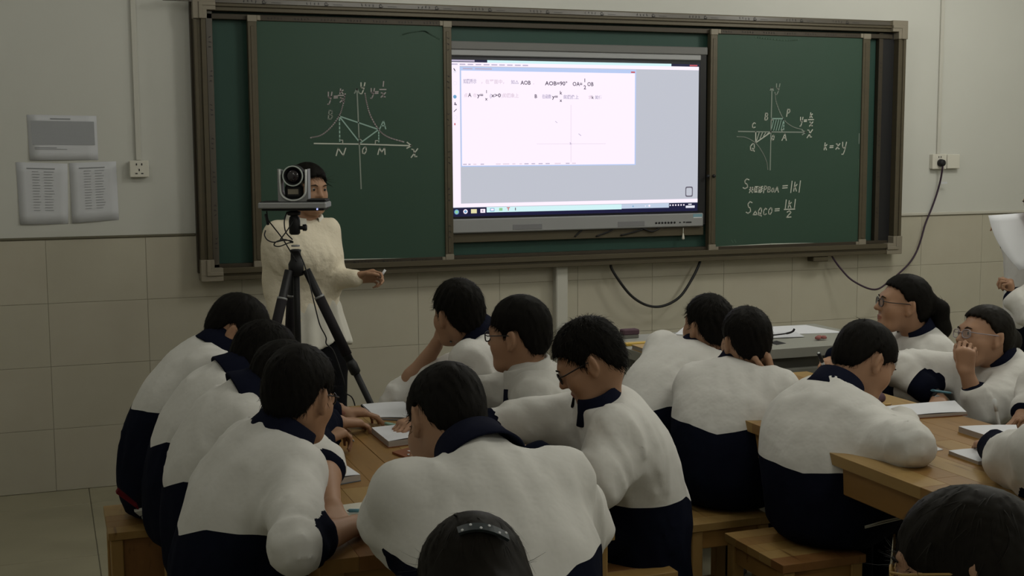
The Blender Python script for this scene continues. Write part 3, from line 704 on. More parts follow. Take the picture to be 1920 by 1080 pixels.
# ------------------------------------------------------------------ tables and stools
TZ = .75
def table(x0, x1, y0, y1, label, grp, seed, inner):
    """half of a pair: plank top, apron, legs; inner: +1 if the joint with the other half is at x1"""
    t = thing('wooden_table', label, 'table', ((x0 + x1) / 2, (y0 + y1) / 2, 0), 'pine table halves')
    rnd = random.Random(seed); ns = 4; w = (x1 - x0) / ns
    for i in range(ns):
        y = y0; k = 0
        while y < y1 - .01:
            L = .26 + .3 * rnd.random()
            if k == 0: L *= .6
            ye = y1 if y + L > y1 - .14 else y + L
            MB().box((x0 + i * w + .0002, y + .0002, TZ - .032 ), (x0 + (i + 1) * w - .0002, ye - .0002, TZ + rnd.random() * .0006), .0008).build('plank', WOODS[rnd.choice((0, 0, 1, 2, 2, 3, 1))], t)
            y = ye; k += 1
    e = .022
    box('apron', (x0 + e, y0 + e, TZ - .115), (x1 - e * .4, y0 + e + .02, TZ - .0325), WOODX, t); box('apron', (x0 + e, y1 - e - .02, TZ - .115), (x1 - e, y1 - e, TZ - .0325), WOODX, t)
    xo = x0 + e if inner > 0 else x1 - e - .02
    box('apron', (xo, y0 + e + .0205, TZ - .115), (xo + .02, y1 - e - .0205, TZ - .0325), WOODS[1], t)
    for x in (x0 + .012, x1 - .057):
        for y in (y0 + .012, y1 - .057):
            box('leg', (x, y, 0), (x + .045, y + .045, TZ - .0325), WOODLEG, t, .003)
table(.511, .8515, -3.725, -2.155, 'long pine table, left half of the pair with notebooks, beside the left boys', None, 1, 1)
table(.8525, 1.193, -3.725, -2.155, 'long pine table, right half of the pair with notebooks, beside the boy in glasses', None, 2, -1)
table(2.055, 2.395, -3.90, -2.155, 'pine table half at right, on the near side, under the bent boy arm', None, 3, 1)
table(2.396, 2.736, -3.90, -2.155, 'pine table half at right, on the far side, under the big sketch pad', None, 4, -1)
def stool(x0, x1, y0, y1, label, seed=0, panel=False, SZ=.45):
    t = thing('wooden_stool', label, 'stool', ((x0 + x1) / 2, (y0 + y1) / 2, 0), 'pine stools around the tables')
    rnd = random.Random(seed); n = 5; w = (y1 - y0) / n
    for i in range(n):
        box('plank', (x0, y0 + i * w + .0003, SZ - .024), (x1, y0 + (i + 1) * w - .0003, SZ + rnd.random() * .0006), WOODS[rnd.choice((0, 2, 3, 1, 2))], t, .001)
    e = .014; hz = .30 if panel else .06
    for (a, b) in (((x0 + e, y0 + e), (x1 - e, y0 + e + .016)), ((x0 + e, y1 - e - .016), (x1 - e, y1 - e)), ((x0 + e, y0 + e + .0165), (x0 + e + .016, y1 - e - .0165)), ((x1 - e - .016, y0 + e + .0165), (x1 - e, y1 - e - .0165))):
        box('apron', (a[0], a[1], SZ - .024 - hz), (b[0], b[1], SZ - .0245), WOODS[3] if panel else WOODX, t, .002)
    for x in (x0 + .006, x1 - .044):
        for y in (y0 + .006, y1 - .044):
            box('leg', (x, y, 0), (x + .038, y + .038, SZ - .0245), WOODLEG, t, .003)
    zz = .14
    for a, b in (((x0 + .03, y0 + .018), (x1 - .03, y0 + .034)), ((x0 + .03, y1 - .034), (x1 - .03, y1 - .018))):
        box('stretcher', (a[0], a[1], zz), (b[0], b[1], zz + .03), WOODX, t, .002)
    return t
stool(.142, .45, -2.335, -2.01, 'pine stool with deep side panel under the far left boy', 1, True)
stool(.29, .58, -2.70, -2.42, 'pine stool under the second boy from the wall on the left', 2)
stool(.29, .58, -3.05, -2.76, 'pine stool under the third boy from the wall on the left', 21)
stool(.29, .58, -3.50, -3.18, 'pine stool under the nearest boy on the left', 3)
stool(1.36, 1.65, -2.47, -2.15, 'pine stool under the boy propping his cheek', 4)
stool(1.36, 1.65, -2.84, -2.52, 'pine stool under the boy in the grey hooded jacket', 5)
stool(1.31, 1.595, -3.273, -2.96, 'pine stool under the boy in black glasses', 6)
stool(1.835, 2.12, -2.905, -2.59, 'striped pine stool under the boy holding his cheek at right', 7)
stool(1.89, 2.165, -3.335, -3.01, 'pale pine stool under the bent boy, nearest right', 9)
stool(1.78, 2.07, -2.50, -2.2, 'pine stool under the farthest boy at the right table', 10)
stool(.64, .96, -4.35, -4.05, 'pine stool under the boy with his back to us at the table end', 11)
stool(2.95, 3.25, -2.46, -2.14, 'pine stool under the girl with the ponytail', 12)
stool(2.98, 3.28, -2.86, -2.54, 'pine stool under the girl with her hand at her mouth', 13)
stool(2.92, 3.22, -3.40, -3.1, 'pine stool under the student cut off by the right edge', 14)
stool(2.18, 2.48, -4.30, -4.0, 'pine stool under the student at the near end of the right table', 16)

# ------------------------------------------------------------------ people: smooth-union bodies meshed with surface nets
M['jacket'] = two_tone('school_jacket', (.65, .64, .61), (.006, .0075, .0165), .9, 'navy', .04, bump=(13, .40, .014))
M['jacket_grey'] = two_tone('grey_school_jacket', (.50, .49, .46), (.006, .0075, .0165), .9, 'navy', .04, bump=(13, .45, .014))
M['navy'] = mat('navy_knit', (.008, .0095, .021), .9, .05, bump=(120, .2, .002))
M['navy_dark'] = mat('navy_trouser', (.0045, .0055, .010), .9, .05, bump=(40, .2, .004))
M['hair'] = mat('black_hair', (.0065, .0056, .0045), .6, .07)
M['hair_b'] = mat('brownish_black_hair', (.0105, .0088, .0065), .55, .09)
M['skin'] = two_tone('skin', (.36, .205, .125), (.30, .12, .085), .5, 'lips', .3, bump=(90, .06, .002))
M['skin_dark'] = two_tone('tanned_skin', (.30, .165, .098), (.25, .10, .07), .5, 'lips', .3, bump=(90, .06, .002))
M['eye'] = two_tone('eye', (.32, .29, .26), (.012, .008, .006), .2, 'iris', .5)
M['brow'] = mat('eyebrow', (.012, .01, .008), .7, .1)
M['knit'] = mat('cream_knit', (.74, .67, .53), .9, .05, bump=(70, .5, .006))
M['knit_sleeve'] = mat('cream_sleeve', (.60, .56, .46), .85, .05, bump=(220, .2, .002))
M['blouse'] = mat('white_blouse', (.64, .62, .55), .8, .1, bump=(40, .2, .004))
M['black_cloth'] = mat('black_cloth', (.006, .006, .008), .85, .1, bump=(50, .2, .004))
M['shoe'] = mat('trainer', (.05, .05, .055), .6, .3)
M['sole'] = mat('trainer_sole', (.3, .3, .28), .7, .2)
M['white_stripe'] = mat('white_stripe', (.45, .44, .38), .8, .1)
M['red_cloth'] = mat('red_cloth', (.11, .008, .012), .8, .1)
M['specs'] = mat('black_spectacle', (.008, .006, .008), .3, .5)
M['lens'] = mat('spectacle_lens', (.9, .92, .95), .05, .5, alpha=.12)
A = lambda *p: np.array(p, float)
def nrm(v): v = np.asarray(v, float); return v / (np.linalg.norm(v) + 1e-12)
def cap(a, b, ra, rb=None):
    a, b = A(*a), A(*b); rb = ra if rb is None else rb; ba = b - a; L = max(ba @ ba, 1e-9)
    def f(p):
        t = np.clip((p - a) @ ba / L, 0, 1)
        return np.linalg.norm(p - a - t[:, None] * ba, axis=1) - (ra + (rb - ra) * t)
    return f
def ecap(a, b, u, ra, rb):
    """tapered tube with elliptical section: ra, rb = (half width along u, half depth)"""
    a, b, u = A(*a), A(*b), A(*u); ba = b - a; L = max(ba @ ba, 1e-9); t_ = ba / math.sqrt(L); u = nrm(u - t_ * (u @ t_)); v = np.cross(t_, u)
    def f(p):
        t = np.clip((p - a) @ ba / L, 0, 1); q = p - a - t[:, None] * ba
        ru = ra[0] + (rb[0] - ra[0]) * t; rv = ra[1] + (rb[1] - ra[1]) * t; m = np.minimum(ru, rv)
        n = np.sqrt((q @ u / ru) ** 2 + (q @ v / rv) ** 2 + (q @ t_ / m) ** 2)
        return (n - 1) * m
    return f
def ell(c, r, F=None):
    """ellipsoid, axes = rows of F"""
    c = A(*c); r = A(*r); F = np.eye(3) if F is None else F; m = r.min()
    def f(p):
        q = ((p - c) @ F.T) / r; n = np.linalg.norm(q, axis=1); g = np.linalg.norm(q / r, axis=1) + 1e-9
        return n * (n - 1) / g
    return f
def smin(a, b, k):
    h = np.maximum(k - np.abs(a - b), 0) / k
    return np.minimum(a, b) - h * h * k * .25
def smax(a, b, k): return -smin(-a, -b, k)
def union(pr):
    """list of (field, k) or (field, -k) to carve"""
    def f(p):
        d = pr[0][0](p)
        for g, k in pr[1:]: d = smin(d, g(p), k) if k > 0 else smax(d, -g(p), -k)
        return d
    return f
def axis(lo, hi, h, fines):
    xs = [lo]
    while xs[-1] < hi:
        x = xs[-1]; s = h
        for a, b, hf in fines:
            if a - 1.2 * h < x < b: s = min(s, hf)
        xs.append(x + s)
    return np.array(xs)
def net(f, lo, hi, h, fines=(), B=6):
    ax = [axis(lo[i], hi[i], h, [(a[i], b[i], hf) for a, b, hf in fines]) for i in range(3)]
    n = [len(a) for a in ax]; nb = [(m + B - 1) // B for m in n]
    ce, ha = [], []
    for i in range(3):
        lo_ = ax[i][np.minimum(np.arange(nb[i]) * B, n[i] - 1)]; hi_ = ax[i][np.minimum(np.arange(nb[i]) * B + B, n[i] - 1)]
        ce.append((lo_ + hi_) / 2); ha.append((hi_ - lo_) / 2)
    C3 = np.stack(np.meshgrid(*ce, indexing='ij'), -1).reshape(-1, 3); H3 = np.linalg.norm(np.stack(np.meshgrid(*ha, indexing='ij'), -1), axis=-1).reshape(-1)
    d = f(C3); keep = (np.abs(d) < H3 * 1.15 + .012).reshape(nb)
    V = np.repeat(np.repeat(np.repeat(d.reshape(nb), B, 0), B, 1), B, 2)[:n[0], :n[1], :n[2]].astype(np.float32)
    nodes = np.zeros(n, bool)
    for b in np.argwhere(keep):
        s = b * B; nodes[s[0]:s[0] + B + 1, s[1]:s[1] + B + 1, s[2]:s[2] + B + 1] = True
    I = np.argwhere(nodes); P = np.stack([ax[i][I[:, i]] for i in range(3)], 1); out = np.empty(len(P), np.float32)
    for s in range(0, len(P), 200000): out[s:s + 200000] = f(P[s:s + 200000])
    V[nodes] = out
    S = (V < 0); c = sum(S[i:n[0] - 1 + i, j:n[1] - 1 + j, k:n[2] - 1 + k].astype(np.int8) for i in (0, 1) for j in (0, 1) for k in (0, 1))
    cells = np.argwhere((c > 0) & (c < 8)); cid = np.full([m - 1 for m in n], -1, np.int32); cid[tuple(cells.T)] = np.arange(len(cells))
    acc = np.zeros((len(cells), 3)); cnt = np.zeros(len(cells))
    corners = [(i, j, k) for i in (0, 1) for j in (0, 1) for k in (0, 1)]
    val = {q: V[cells[:, 0] + q[0], cells[:, 1] + q[1], cells[:, 2] + q[2]].astype(float) for q in corners}
    for q in corners:
        for a in range(3):
            if q[a]: continue
            r = list(q); r[a] = 1; r = tuple(r); va, vb = val[q], val[r]; m = (va < 0) != (vb < 0)
            t = np.where(m, va / np.where(va - vb == 0, 1, va - vb), 0); e = np.array(q, float)[None].repeat(len(cells), 0); e[:, a] = t
            acc[m] += e[m]; cnt[m] += 1
    loc = acc / np.maximum(cnt, 1)[:, None]; verts = np.empty_like(loc)
    for i in range(3):
        x0 = ax[i][cells[:, i]]; x1 = ax[i][cells[:, i] + 1]; verts[:, i] = x0 + (x1 - x0) * loc[:, i]
    faces = []
    for a in range(3):
        b, c_ = (a + 1) % 3, (a + 2) % 3
        sl0 = [slice(1, -1)] * 3; sl1 = [slice(1, -1)] * 3; sl0[a] = slice(0, -1); sl1[a] = slice(1, None)
        s0, s1 = S[tuple(sl0)], S[tuple(sl1)]; E_ = np.argwhere(s0 != s1)
        if not len(E_): continue
        fl_ = s0[tuple(E_.T)]; off = np.array([1, 1, 1]); off[a] = 0; E_ = E_ + off
        def cc(db, dc):
            q = E_.copy(); q[:, b] -= db; q[:, c_] -= dc; return cid[tuple(q.T)]
        Q = np.stack([cc(1, 1), cc(0, 1), cc(0, 0), cc(1, 0)], 1); Q[~fl_] = Q[~fl_][:, ::-1]; faces.append(Q[(Q >= 0).all(1)])
    return verts, np.concatenate(faces)
def np_mesh(name, verts, quads, mats, parent=None, attrs=None):
    me = bpy.data.meshes.new(name); nv, nf = len(verts), len(quads)
    me.vertices.add(nv); me.vertices.foreach_set('co', np.asarray(verts, np.float32).ravel())
    me.loops.add(nf * 4); me.loops.foreach_set('vertex_index', np.asarray(quads, np.int32).ravel())
    me.polygons.add(nf); me.polygons.foreach_set('loop_start', np.arange(0, nf * 4, 4, dtype=np.int32)); me.polygons.foreach_set('loop_total', np.full(nf, 4, np.int32))
    me.polygons.foreach_set('use_smooth', np.ones(nf, bool))
    for m in (mats if isinstance(mats, (list, tuple)) else [mats]): me.materials.append(m)
    me.update(calc_edges=True)
    for k, v in (attrs or {}).items():
        a = me.attributes.new(k, 'FLOAT', 'POINT'); a.data.foreach_set('value', np.asarray(v, np.float32))
    me.validate()
    return link(name, me, parent)
def relax(v, q, it=2, w=.5):
    for _ in range(it):
        s = np.zeros_like(v); c = np.zeros(len(v))
        for i in range(4):
            a, b = q[:, i], q[:, (i + 1) % 4]
            np.add.at(s, a, v[b]); np.add.at(c, a, 1)
        v = v + (s / np.maximum(c, 1)[:, None] - v) * w
    return v
def smooth_noise(p, f, seed=0):
    r = np.random.RandomState(seed); o = 0
    for k in range(4):
        d = r.normal(size=3); d /= np.linalg.norm(d); o = o + np.sin(p @ d * f * (1 + .35 * k) + r.rand() * 6 + 1.4 * np.sin(p @ r.normal(size=3) * f * .6))
    return o / 4

def head_frame(az, pitch, roll):
    a, p, r = math.radians(az), math.radians(pitch), math.radians(roll)
    f = A(math.cos(a) * math.cos(p), math.sin(a) * math.cos(p), math.sin(p)); x = A(math.sin(a), -math.cos(a), 0); z = np.cross(x, f)
    x2 = x * math.cos(r) + z * math.sin(r); z2 = -x * math.sin(r) + z * math.cos(r)
    return np.array([x2, f, z2])          # rows: right, forward, up

def head_prims(c, F, s, female=False):
    W = lambda x, y, z: A(*c) + (A(x, y, z) * s) @ F
    R = lambda *r: A(*r) * s
    P = [(ell(W(0, -.012, .036), R(.072, .092, .080), F), .02), (ell(W(0, .028, -.035), R(.060, .058, .072), F), .04), (ell(W(0, -.03, -.01), R(.064, .066, .07), F), .03)]
    P += [(cap(W(-.03, .058, -.088), W(.03, .058, -.088), .017 * s), .045), (cap(W(0, .075, -.093), W(0, .066, -.09), .018 * s), .02)]
    P += [(ell(W(q * .040, .052, -.022), R(.026, .026, .028), F), .03) for q in (-1, 1)]
    P += [(cap(W(-.03, .077, .03), W(.03, .077, .03), .013 * s), .022)]
    P += [(ell(W(q * .031, .094, .012), R(.016, .012, .009), F), -.012) for q in (-1, 1)]
    P += [(ell(W(q * .031, .076, .011), R(.0155, .0135, .0115), F), .006) for q in (-1, 1)]
    P += [(cap(W(0, .085, .018), W(0, .104, -.018), .0075 * s, .0112 * s), .012)]
    P += [(ell(W(q * .011, .091, -.022), R(.0085, .010, .007), F), .008) for q in (-1, 1)]
    P += [(ell(W(0, .085, -.050), R(.022, .011, .0065), F), .006), (ell(W(0, .084, -.060), R(.019, .011, .0075), F), .006), (ell(W(0, .098, -.0552), R(.024, .006, .0012), F), -.003)]
    for q in (-1, 1):          # ears
        P += [(ell(W(q * .077, -.012, .000), R(.0075, .018, .031), F), .008), (ell(W(q * .0845, -.022, .006), R(.0055, .009, .026), F), .006), (cap(W(q * .079, -.008, -.022), W(q * .075, -.004, -.03), .0075 * s), .006), (ell(W(q * .089, -.008, .002), R(.008, .009, .017), F), -.004)]
    return P, W

HL_BOY = [(0, .070), (35, .066), (55, .045), (66, .012), (78, -.008), (88, .012), (96, .034), (108, .028), (120, -.014), (140, -.046), (180, -.056)]
HL_FRINGE = [(0, .042), (35, .042), (55, .034), (66, .010), (78, -.010), (88, .014), (96, .034), (108, .028), (120, -.016), (140, -.050), (180, -.060)]
HL_GIRL = [(0, .080), (35, .076), (55, .062), (66, .045), (78, .022), (86, .018), (96, .030), (110, .008), (125, -.03), (150, -.07), (180, -.082)]
HL_TEACH = [(0, .046), (25, .042), (45, .03), (60, -.01), (75, -.05), (90, -.06), (110, -.07), (140, -.09), (180, -.10)]
def hair_field(c, F, s, hl, top=.016, side=.010, back=.012, seed=0, tuft=.0022):
    W = lambda x, y, z: A(*c) + (A(x, y, z) * s) @ F
    hx = np.array([h[0] for h in hl]); hz = np.array([h[1] for h in hl])
    cr = np.random.RandomState(seed); sw = cr.uniform(-.015, .015)
    e = ell(W(0, -.012 - (back - .010) * .5, .036 + top * .4), A(.073 + side, .093 + back, .080 + top * .75) * s, F)
    e2 = ell(W(0, -.035, .0), A(.066 + side * .8, .070 + back * .6, .078) * s, F)
    def f(p):
        q = (p - A(*c)) @ F.T / s
        th = np.degrees(np.abs(np.arctan2(q[:, 0], q[:, 1] + .012))); z0 = np.interp(th, hx, hz)
        ang = np.arctan2(q[:, 0] - sw, q[:, 1] + .045)
        rr = np.hypot(q[:, 0] - sw, q[:, 1] + .045)
        st = np.sin(ang * 17 + 3 * np.sin(q[:, 2] * 40 + seed) + seed) * .5 + np.sin(ang * 41 + q[:, 2] * 90) * .5
        d = smin(e(p), e2(p), .02 * s) - tuft * st * np.clip(rr / .04, 0, 1)
        return smax(d, (z0 - q[:, 2] + .004 * np.sin(th * .45 + seed)) * .75 * s, .010 * s)
    return f
def strands(c, F, s, v, q, n, length, parent, m, seed=0, lift=.35, down=.4, swirl=.3, w=.0012, part=None):
    """thin tapering locks lying along the hair, so the outline is hairy"""
    r = np.random.RandomState(seed)
    a, b, d = v[q[:, 0]], v[q[:, 1]], v[q[:, 3]]; N = np.cross(b - a, d - a); ar = np.linalg.norm(N, axis=1); N = N / (ar[:, None] + 1e-12)
    i = r.choice(len(q), n, p=ar / ar.sum()); P0 = v[q[i]].mean(1); N = N[i]
    loc = (P0 - A(*c)) @ F.T / s; ok = (np.linalg.norm(loc - A(0, -.012, .03), axis=1) > .072); P0, N, loc = P0[ok], N[ok], loc[ok]
    if part is None:
        crown = A(0, -.055, .125); t = loc - crown; t[:, 2] -= down * .1
        perp = np.stack([-t[:, 1], t[:, 0], 0 * t[:, 0]], 1); t = t + perp * swirl
    else:
        t = part(loc)
    t = (t + r.normal(scale=.018, size=t.shape)) @ F
    t -= N * (t * N).sum(1)[:, None]; t /= np.linalg.norm(t, axis=1)[:, None] + 1e-9
    side = np.cross(t, N); L = length * r.uniform(.5, 1.15, len(P0))[:, None]; K = 4; ww = w * r.uniform(.6, 1.3, len(P0))[:, None]
    lf = lift * r.uniform(.1, 1., len(P0))[:, None]; bend = r.normal(scale=.12, size=len(P0))[:, None]
    vs = []
    for k in range(K):
        u = k / (K - 1); c0 = P0 - N * .0015 + t * L * u + N * (lf * L * u * (1 - .55 * u) - (L * u) ** 2 / (.19 * s)) + side * bend * L * u * u
        wk = ww * (1 - u * .85); vs += [c0 - side * wk, c0 + side * wk]
    VV = np.stack(vs, 1).reshape(-1, 3); base = np.arange(len(P0))[:, None] * 2 * K
    Q = np.concatenate([base + np.array([[2 * k, 2 * k + 1, 2 * k + 3, 2 * k + 2]]) for k in range(K - 1)])
    return VV, Q

def hand_prims(w, d, n, side, curl=(.5, .6, .5), s=.92, thumb=(.6, .3), spread=.06):
    """w wrist, d direction of the fingers, n palm-facing normal, side +1 if the thumb lies on d x n side"""
    d = nrm(d); n = nrm(A(*n) - d * (A(*n) @ d)); l = np.cross(d, n) * side; w = A(*w); P = []
    fing = ((.030, .082, (.042, .025, .020), .0080), (.010, .086, (.046, .029, .022), .0083), (-.010, .083, (.042, .027, .021), .0079), (-.029, .076, (.033, .020, .019), .0070))
    for i, (o, pl_, seg, r) in enumerate(fing):
        kn = w + (d * pl_ + l * o) * s
        P.append((cap(w + (d * .008 + l * o * .55) * s, kn, .0135 * s, .0115 * s), .016))
        p = kn; ang = 0; dd = nrm(d + l * o * spread * 30 * .1)
        for j in range(3):
            ang += curl[j] * (1 + .12 * (i - 1)); q = p + (dd * math.cos(ang) + n * math.sin(ang)) * seg[j] * s
            P.append((cap(p, q, r * s * (1 - .08 * j), r * s * (1 - .08 * (j + 1))), .004 if j == 0 else .003)); p = q
    b = w + (d * .022 + l * .026 + n * .008) * s; P.append((cap(w + d * .012 * s + l * .01 * s, b, .014 * s, .0145 * s), .014))
    td = nrm(d * (1 - thumb[0] * .4) + l * (1 - thumb[0]) + n * thumb[0]); p = b
    for j, sg in enumerate((.040, .030, .024)):
        q = p + td * sg * s; P.append((cap(p, q, (.0118 - .001 * j) * s, (.0108 - .0012 * j) * s), .006 if j == 0 else .003)); p = q; td = nrm(td + d * thumb[1] * .9 - l * thumb[1] * .7 + n * .1)
    return P

def arc_collar(c, up, fwd, m, parent, s=1., r=.060, h=.034, drop=.034, gap=36, name='collar'):
    """fold-over collar around the neck, open at the front"""
    up = nrm(up); fwd = nrm(A(*fwd) - up * (A(*fwd) @ up)); lat = np.cross(up, fwd); c = A(*c)
    prof = ((r - .006, -.03), (r - .004, h * .6), (r, h), (r + .005, h + .003), (r + .010, h), (r + .017, h - .5 * (h + drop)), (r + .030, -drop), (r + .027, -drop - .005), (r + .010, -.004), (r - .002, -.02))
    N = 36; vs = []; qs = []; m_ = len(prof)
    for i in range(N + 1):
        a = math.radians(gap + (360 - 2 * gap) * i / N); k = abs(math.cos(a / 2 - PI / 2))
        fr = (1 - math.cos(a)) / 2                      # 0 at the front, 1 at the back
        for rr, hh in prof:
            R_2 = rr * s; H = hh * s - (1 - fr) ** 1.5 * .022 * s
            vs.append(c + (fwd * math.cos(a) * .96 + lat * math.sin(a) * 1.08) * R_2 + up * H + fwd * .006 * s)
    for i in range(N):
        for j in range(m_):
            a, b = i * m_ + j, i * m_ + (j + 1) % m_; qs.append((a, b, b + m_, a + m_))
    o = np_mesh(name, np.array(vs), np.array(qs), m, parent)
    return o

def spectacles(W, F, s, parent, m, rim=.0022, w=.046, h=.032):
    mb = MB(); V = lambda p: tuple(p)
    for q in (-1, 1):
        pts = []
        for k in range(21):
            a = 2 * PI * k / 20; e = lambda x: math.copysign(abs(x) ** .75, x)
            pts.append(W(q * .033 + e(math.cos(a)) * w / 2, .100 - abs(q * .033 + math.cos(a) * w / 2) * .12, .008 + e(math.sin(a)) * h / 2))
        mb.tube(pts, rim * s, 6, False)
        mb.tube([W(q * .056, .094, .016), W(q * .072, .075, .014), W(q * .0815, -.005, .016), W(q * .080, -.022, .006)], rim * s * .9, 6)
    mb.tube([W(-.011, .101, .012), W(0, .104, .014), W(.011, .101, .012)], rim * s, 6)
    g = mb.build('spectacles', m, parent, True)
    lm = MB()
    for q in (-1, 1):
        lm.add([W(q * .033 + math.cos(2 * PI * k / 16) * w * .48, .0995 - abs(q * .033 + math.cos(2 * PI * k / 16) * w / 2) * .12, .008 + math.sin(2 * PI * k / 16) * h * .48) for k in range(16)], [tuple(range(16))])
    lm.build('lens', M['lens'], g)
    return g

def eyes(W, F, s, parent):
    for q in (-1, 1):
        c = W(q * .031, .0776, .0115); n = 14; vs = []; qs = []; at = []
        for i in range(n + 1):
            for j in range(n):
                th = PI * i / n; ph = 2 * PI * j / n
                d = A(math.sin(th) * math.cos(ph), math.cos(th), math.sin(th) * math.sin(ph))
                vs.append(A(*c) + (d * .0122 * s) @ F); at.append(.0068 - math.sin(th) * .0122 if math.cos(th) > 0 else -.01)
        for i in range(n):
            for j in range(n): qs.append((i * n + j, i * n + (j + 1) % n, (i + 1) * n + (j + 1) % n, (i + 1) * n + j))
        np_mesh('eye', np.array(vs), np.array(qs), M['eye'], parent, {'iris': at})
        MB().tube([W(q * .016, .0945, .028), W(q * .03, .0935, .0335), W(q * .048, .084, .029)], [.0016 * s, .0028 * s, .0012 * s], 6).build('eyebrow', M['brow'], parent, True)

def spine_pts(hip, neck, back, bulge, n=6):
    c = (A(*hip) + A(*neck)) / 2 + A(*back) * bulge + A(0, 0, .02); out = []
    for i in range(n):
        t = i / (n - 1); out.append(A(*hip) * (1 - t) ** 2 + 2 * c * t * (1 - t) + A(*neck) * t * t)
    return out
def person(label, hip, neck, head, az, look, arms, zb=.7, vslope=.35, s0=.55, send=.62, size=.95, hair='boy', hl=None, specs=None, skin='skin', jmat='jacket', group=None, legs=True, seatz=.45, bulge=.055, sh=.152,
           collar=True, collar_m=None, hairm='hair', top=.016, tuft=.0022, nstr=2400, slen=.03, lift=.35, seed=0, hs=None, knees=None, wide=1.0, face=True, shoulders=None, folds=.0085, hoff=None, sdrop=.062, hem=None, flow=False):
    """arms: {'L': dict(e=elbow, w=wrist, d=hand direction, n=palm normal, curl=, send=, s0=), 'R': ...}"""
    root = thing('person', label, 'person', (hip[0], hip[1], 0), group or 'students in white and navy school jackets')
    s = size; fw = A(math.cos(math.radians(az)), math.sin(math.radians(az)), 0); lf = A(-fw[1], fw[0], 0); up = A(0, 0, 1)
    hip, neck, head = A(*hip), A(*neck), A(*head)
    sp = spine_pts(hip, neck, -fw, bulge); sd = nrm(sp[-1] - sp[-2])
    hs = hs or s; F = head_frame(*look); head = head - F[2] * .036 * hs; HP, W = head_prims(head, F, hs)
    sho = {}
    for k, q in (('L', 1), ('R', -1)):
        sho[k] = A(*shoulders[k]) if shoulders and k in shoulders else neck - sd * sdrop * s + lf * q * sh * s + fw * .015
    # ---- body
    rad = [(.145, .110), (.134, .098), (.134, .096), (.136, .092), (.095, .062), (.046, .046)]
    B = [(ecap(sp[i], sp[i + 1], lf, A(*rad[i]) * s, A(*rad[i + 1]) * s), .05) for i in range(5)]
    nk = W(0, -.022, -.045)
    B += [(cap(neck - sd * .02, nk, .056 * s, .050 * s), .03)]
    fines = [(head - .165 * hs, head + .165 * hs, .0052)]
    for k, q in (('L', 1), ('R', -1)):
        a = arms.get(k)
        if not a: continue
        e, w = A(*a['e']), A(*a['w'])
        B += [(cap(neck - sd * .085 * s, sho[k] - sd * .01, .036 * s, .038 * s), .03), (cap(sho[k], e, .040 * s, .036 * s), .03), (cap(e, e + (w - e) * .35, .037 * s, .038 * s), .02), (cap(e + (w - e) * .35, w, .038 * s, .0245 * s), .02)]
        if not a.get('nohand'):
            d = A(*a.get('d', nrm(w - e))); n = A(*a.get('n', (0, 0, -1))); side = a.get('side', None)
            if side is None:
                l = np.cross(nrm(d), n); side = 1 if q * (l @ np.cross(A(0, 0, 1), nrm(d))) < 0 else -1
                if n[2] > .3: side = -side
            HPn = hand_prims(w, d, n, side, a.get('curl', (.35, .5, .4)), .93 * s, a.get('thumb', (.5, .3)))
            hu = union(HPn); B.append((hu, .012)); hc = w + nrm(d) * .08
            fines.append((hc - .105, hc + .105, .0052))
    # keep the hands apart from the torso: body first, head last
    fb = union(B + [(union(HP), .022)])
    def bounds(*pts, m): P = np.array(pts); return P.min(0) - m, P.max(0) + m
    allp = [head + .16 * hs, head - .16 * hs, hip, neck] + list(sho.values()) + [A(*a[k]) for a in arms.values() for k in ('e', 'w')] + [A(*a['w']) + nrm(A(*a.get('d', A(*a['w']) - A(*a['e'])))) * .17 for a in arms.values()]
    lo, hi = bounds(*allp, m=.16)
    v, qd = net(fb, lo, hi, .0135, fines)
    hq = (v - head) @ F.T / hs
    lips = np.where((np.abs(hq[:, 0]) < .026) & (hq[:, 1] > .06), .0095 - np.hypot(hq[:, 2] + .0555, hq[:, 0] * .36), -.02)
    body = np_mesh('body', v, qd, M[skin], root, {'lips': lips})
    if face: eyes(W, F, hs, root)
    if specs: spectacles(W, F, hs, root, M['specs'] if specs is True else specs)
    # ---- jacket
    cu0 = nrm(nrm(nk - neck) * .6 + sd * .6)
    jr = [(.168, .140), (.158, .128), (.160, .124), (.166, .118), (.150, .096), (.070, .066)]
    T_ = [(ecap(sp[i], sp[i + 1], lf, A(jr[i][0] * wide, jr[i][1]) * s, A(jr[i + 1][0] * wide, jr[i + 1][1]) * s), .06) for i in range(5)]
    if hem: T_.append((ecap(hip, A(hip[0], hip[1], hem), lf, A(.166 * wide, .138) * s, A(.195 * wide, .175) * s), .06))
    tors = union(T_); AR = []; afun = {}; jz = hem or seatz
    for k, q in (('L', 1), ('R', -1)):
        a = arms.get(k)
        if not a: continue
        e, w = A(*a['e']), A(*a['w']); se = a.get('send', send); en = e + (w - e) * se
        P = [(cap(neck - sd * .075 * s, sho[k] - sd * .01, .058 * s, .056 * s), .05), (cap(sho[k], e, .058 * s, .055 * s), .05), (cap(e, en, .056 * s, .049 * s), .03), (cap(en - (w - e) * .06, en, .048 * s, .053 * s), .012)]
        fu = union(P); AR.append((fu, .06)); afun[k] = (fu, sho[k], e, en, a.get('s0', s0))
        dr = a.get('drape', 1.); AR.append((cap(sp[3] + lf * q * .085 * s, sho[k] * .3 + e * .7, .060 * s * dr, .046 * s * dr), .08 * dr))
        if a.get('web'): AR.append((cap(sp[2] + lf * q * .10 * s, e, .050 * s, .036 * s), .05))
    jb = union([(tors, .06)] + AR)
    ns = seed * 7 + 1
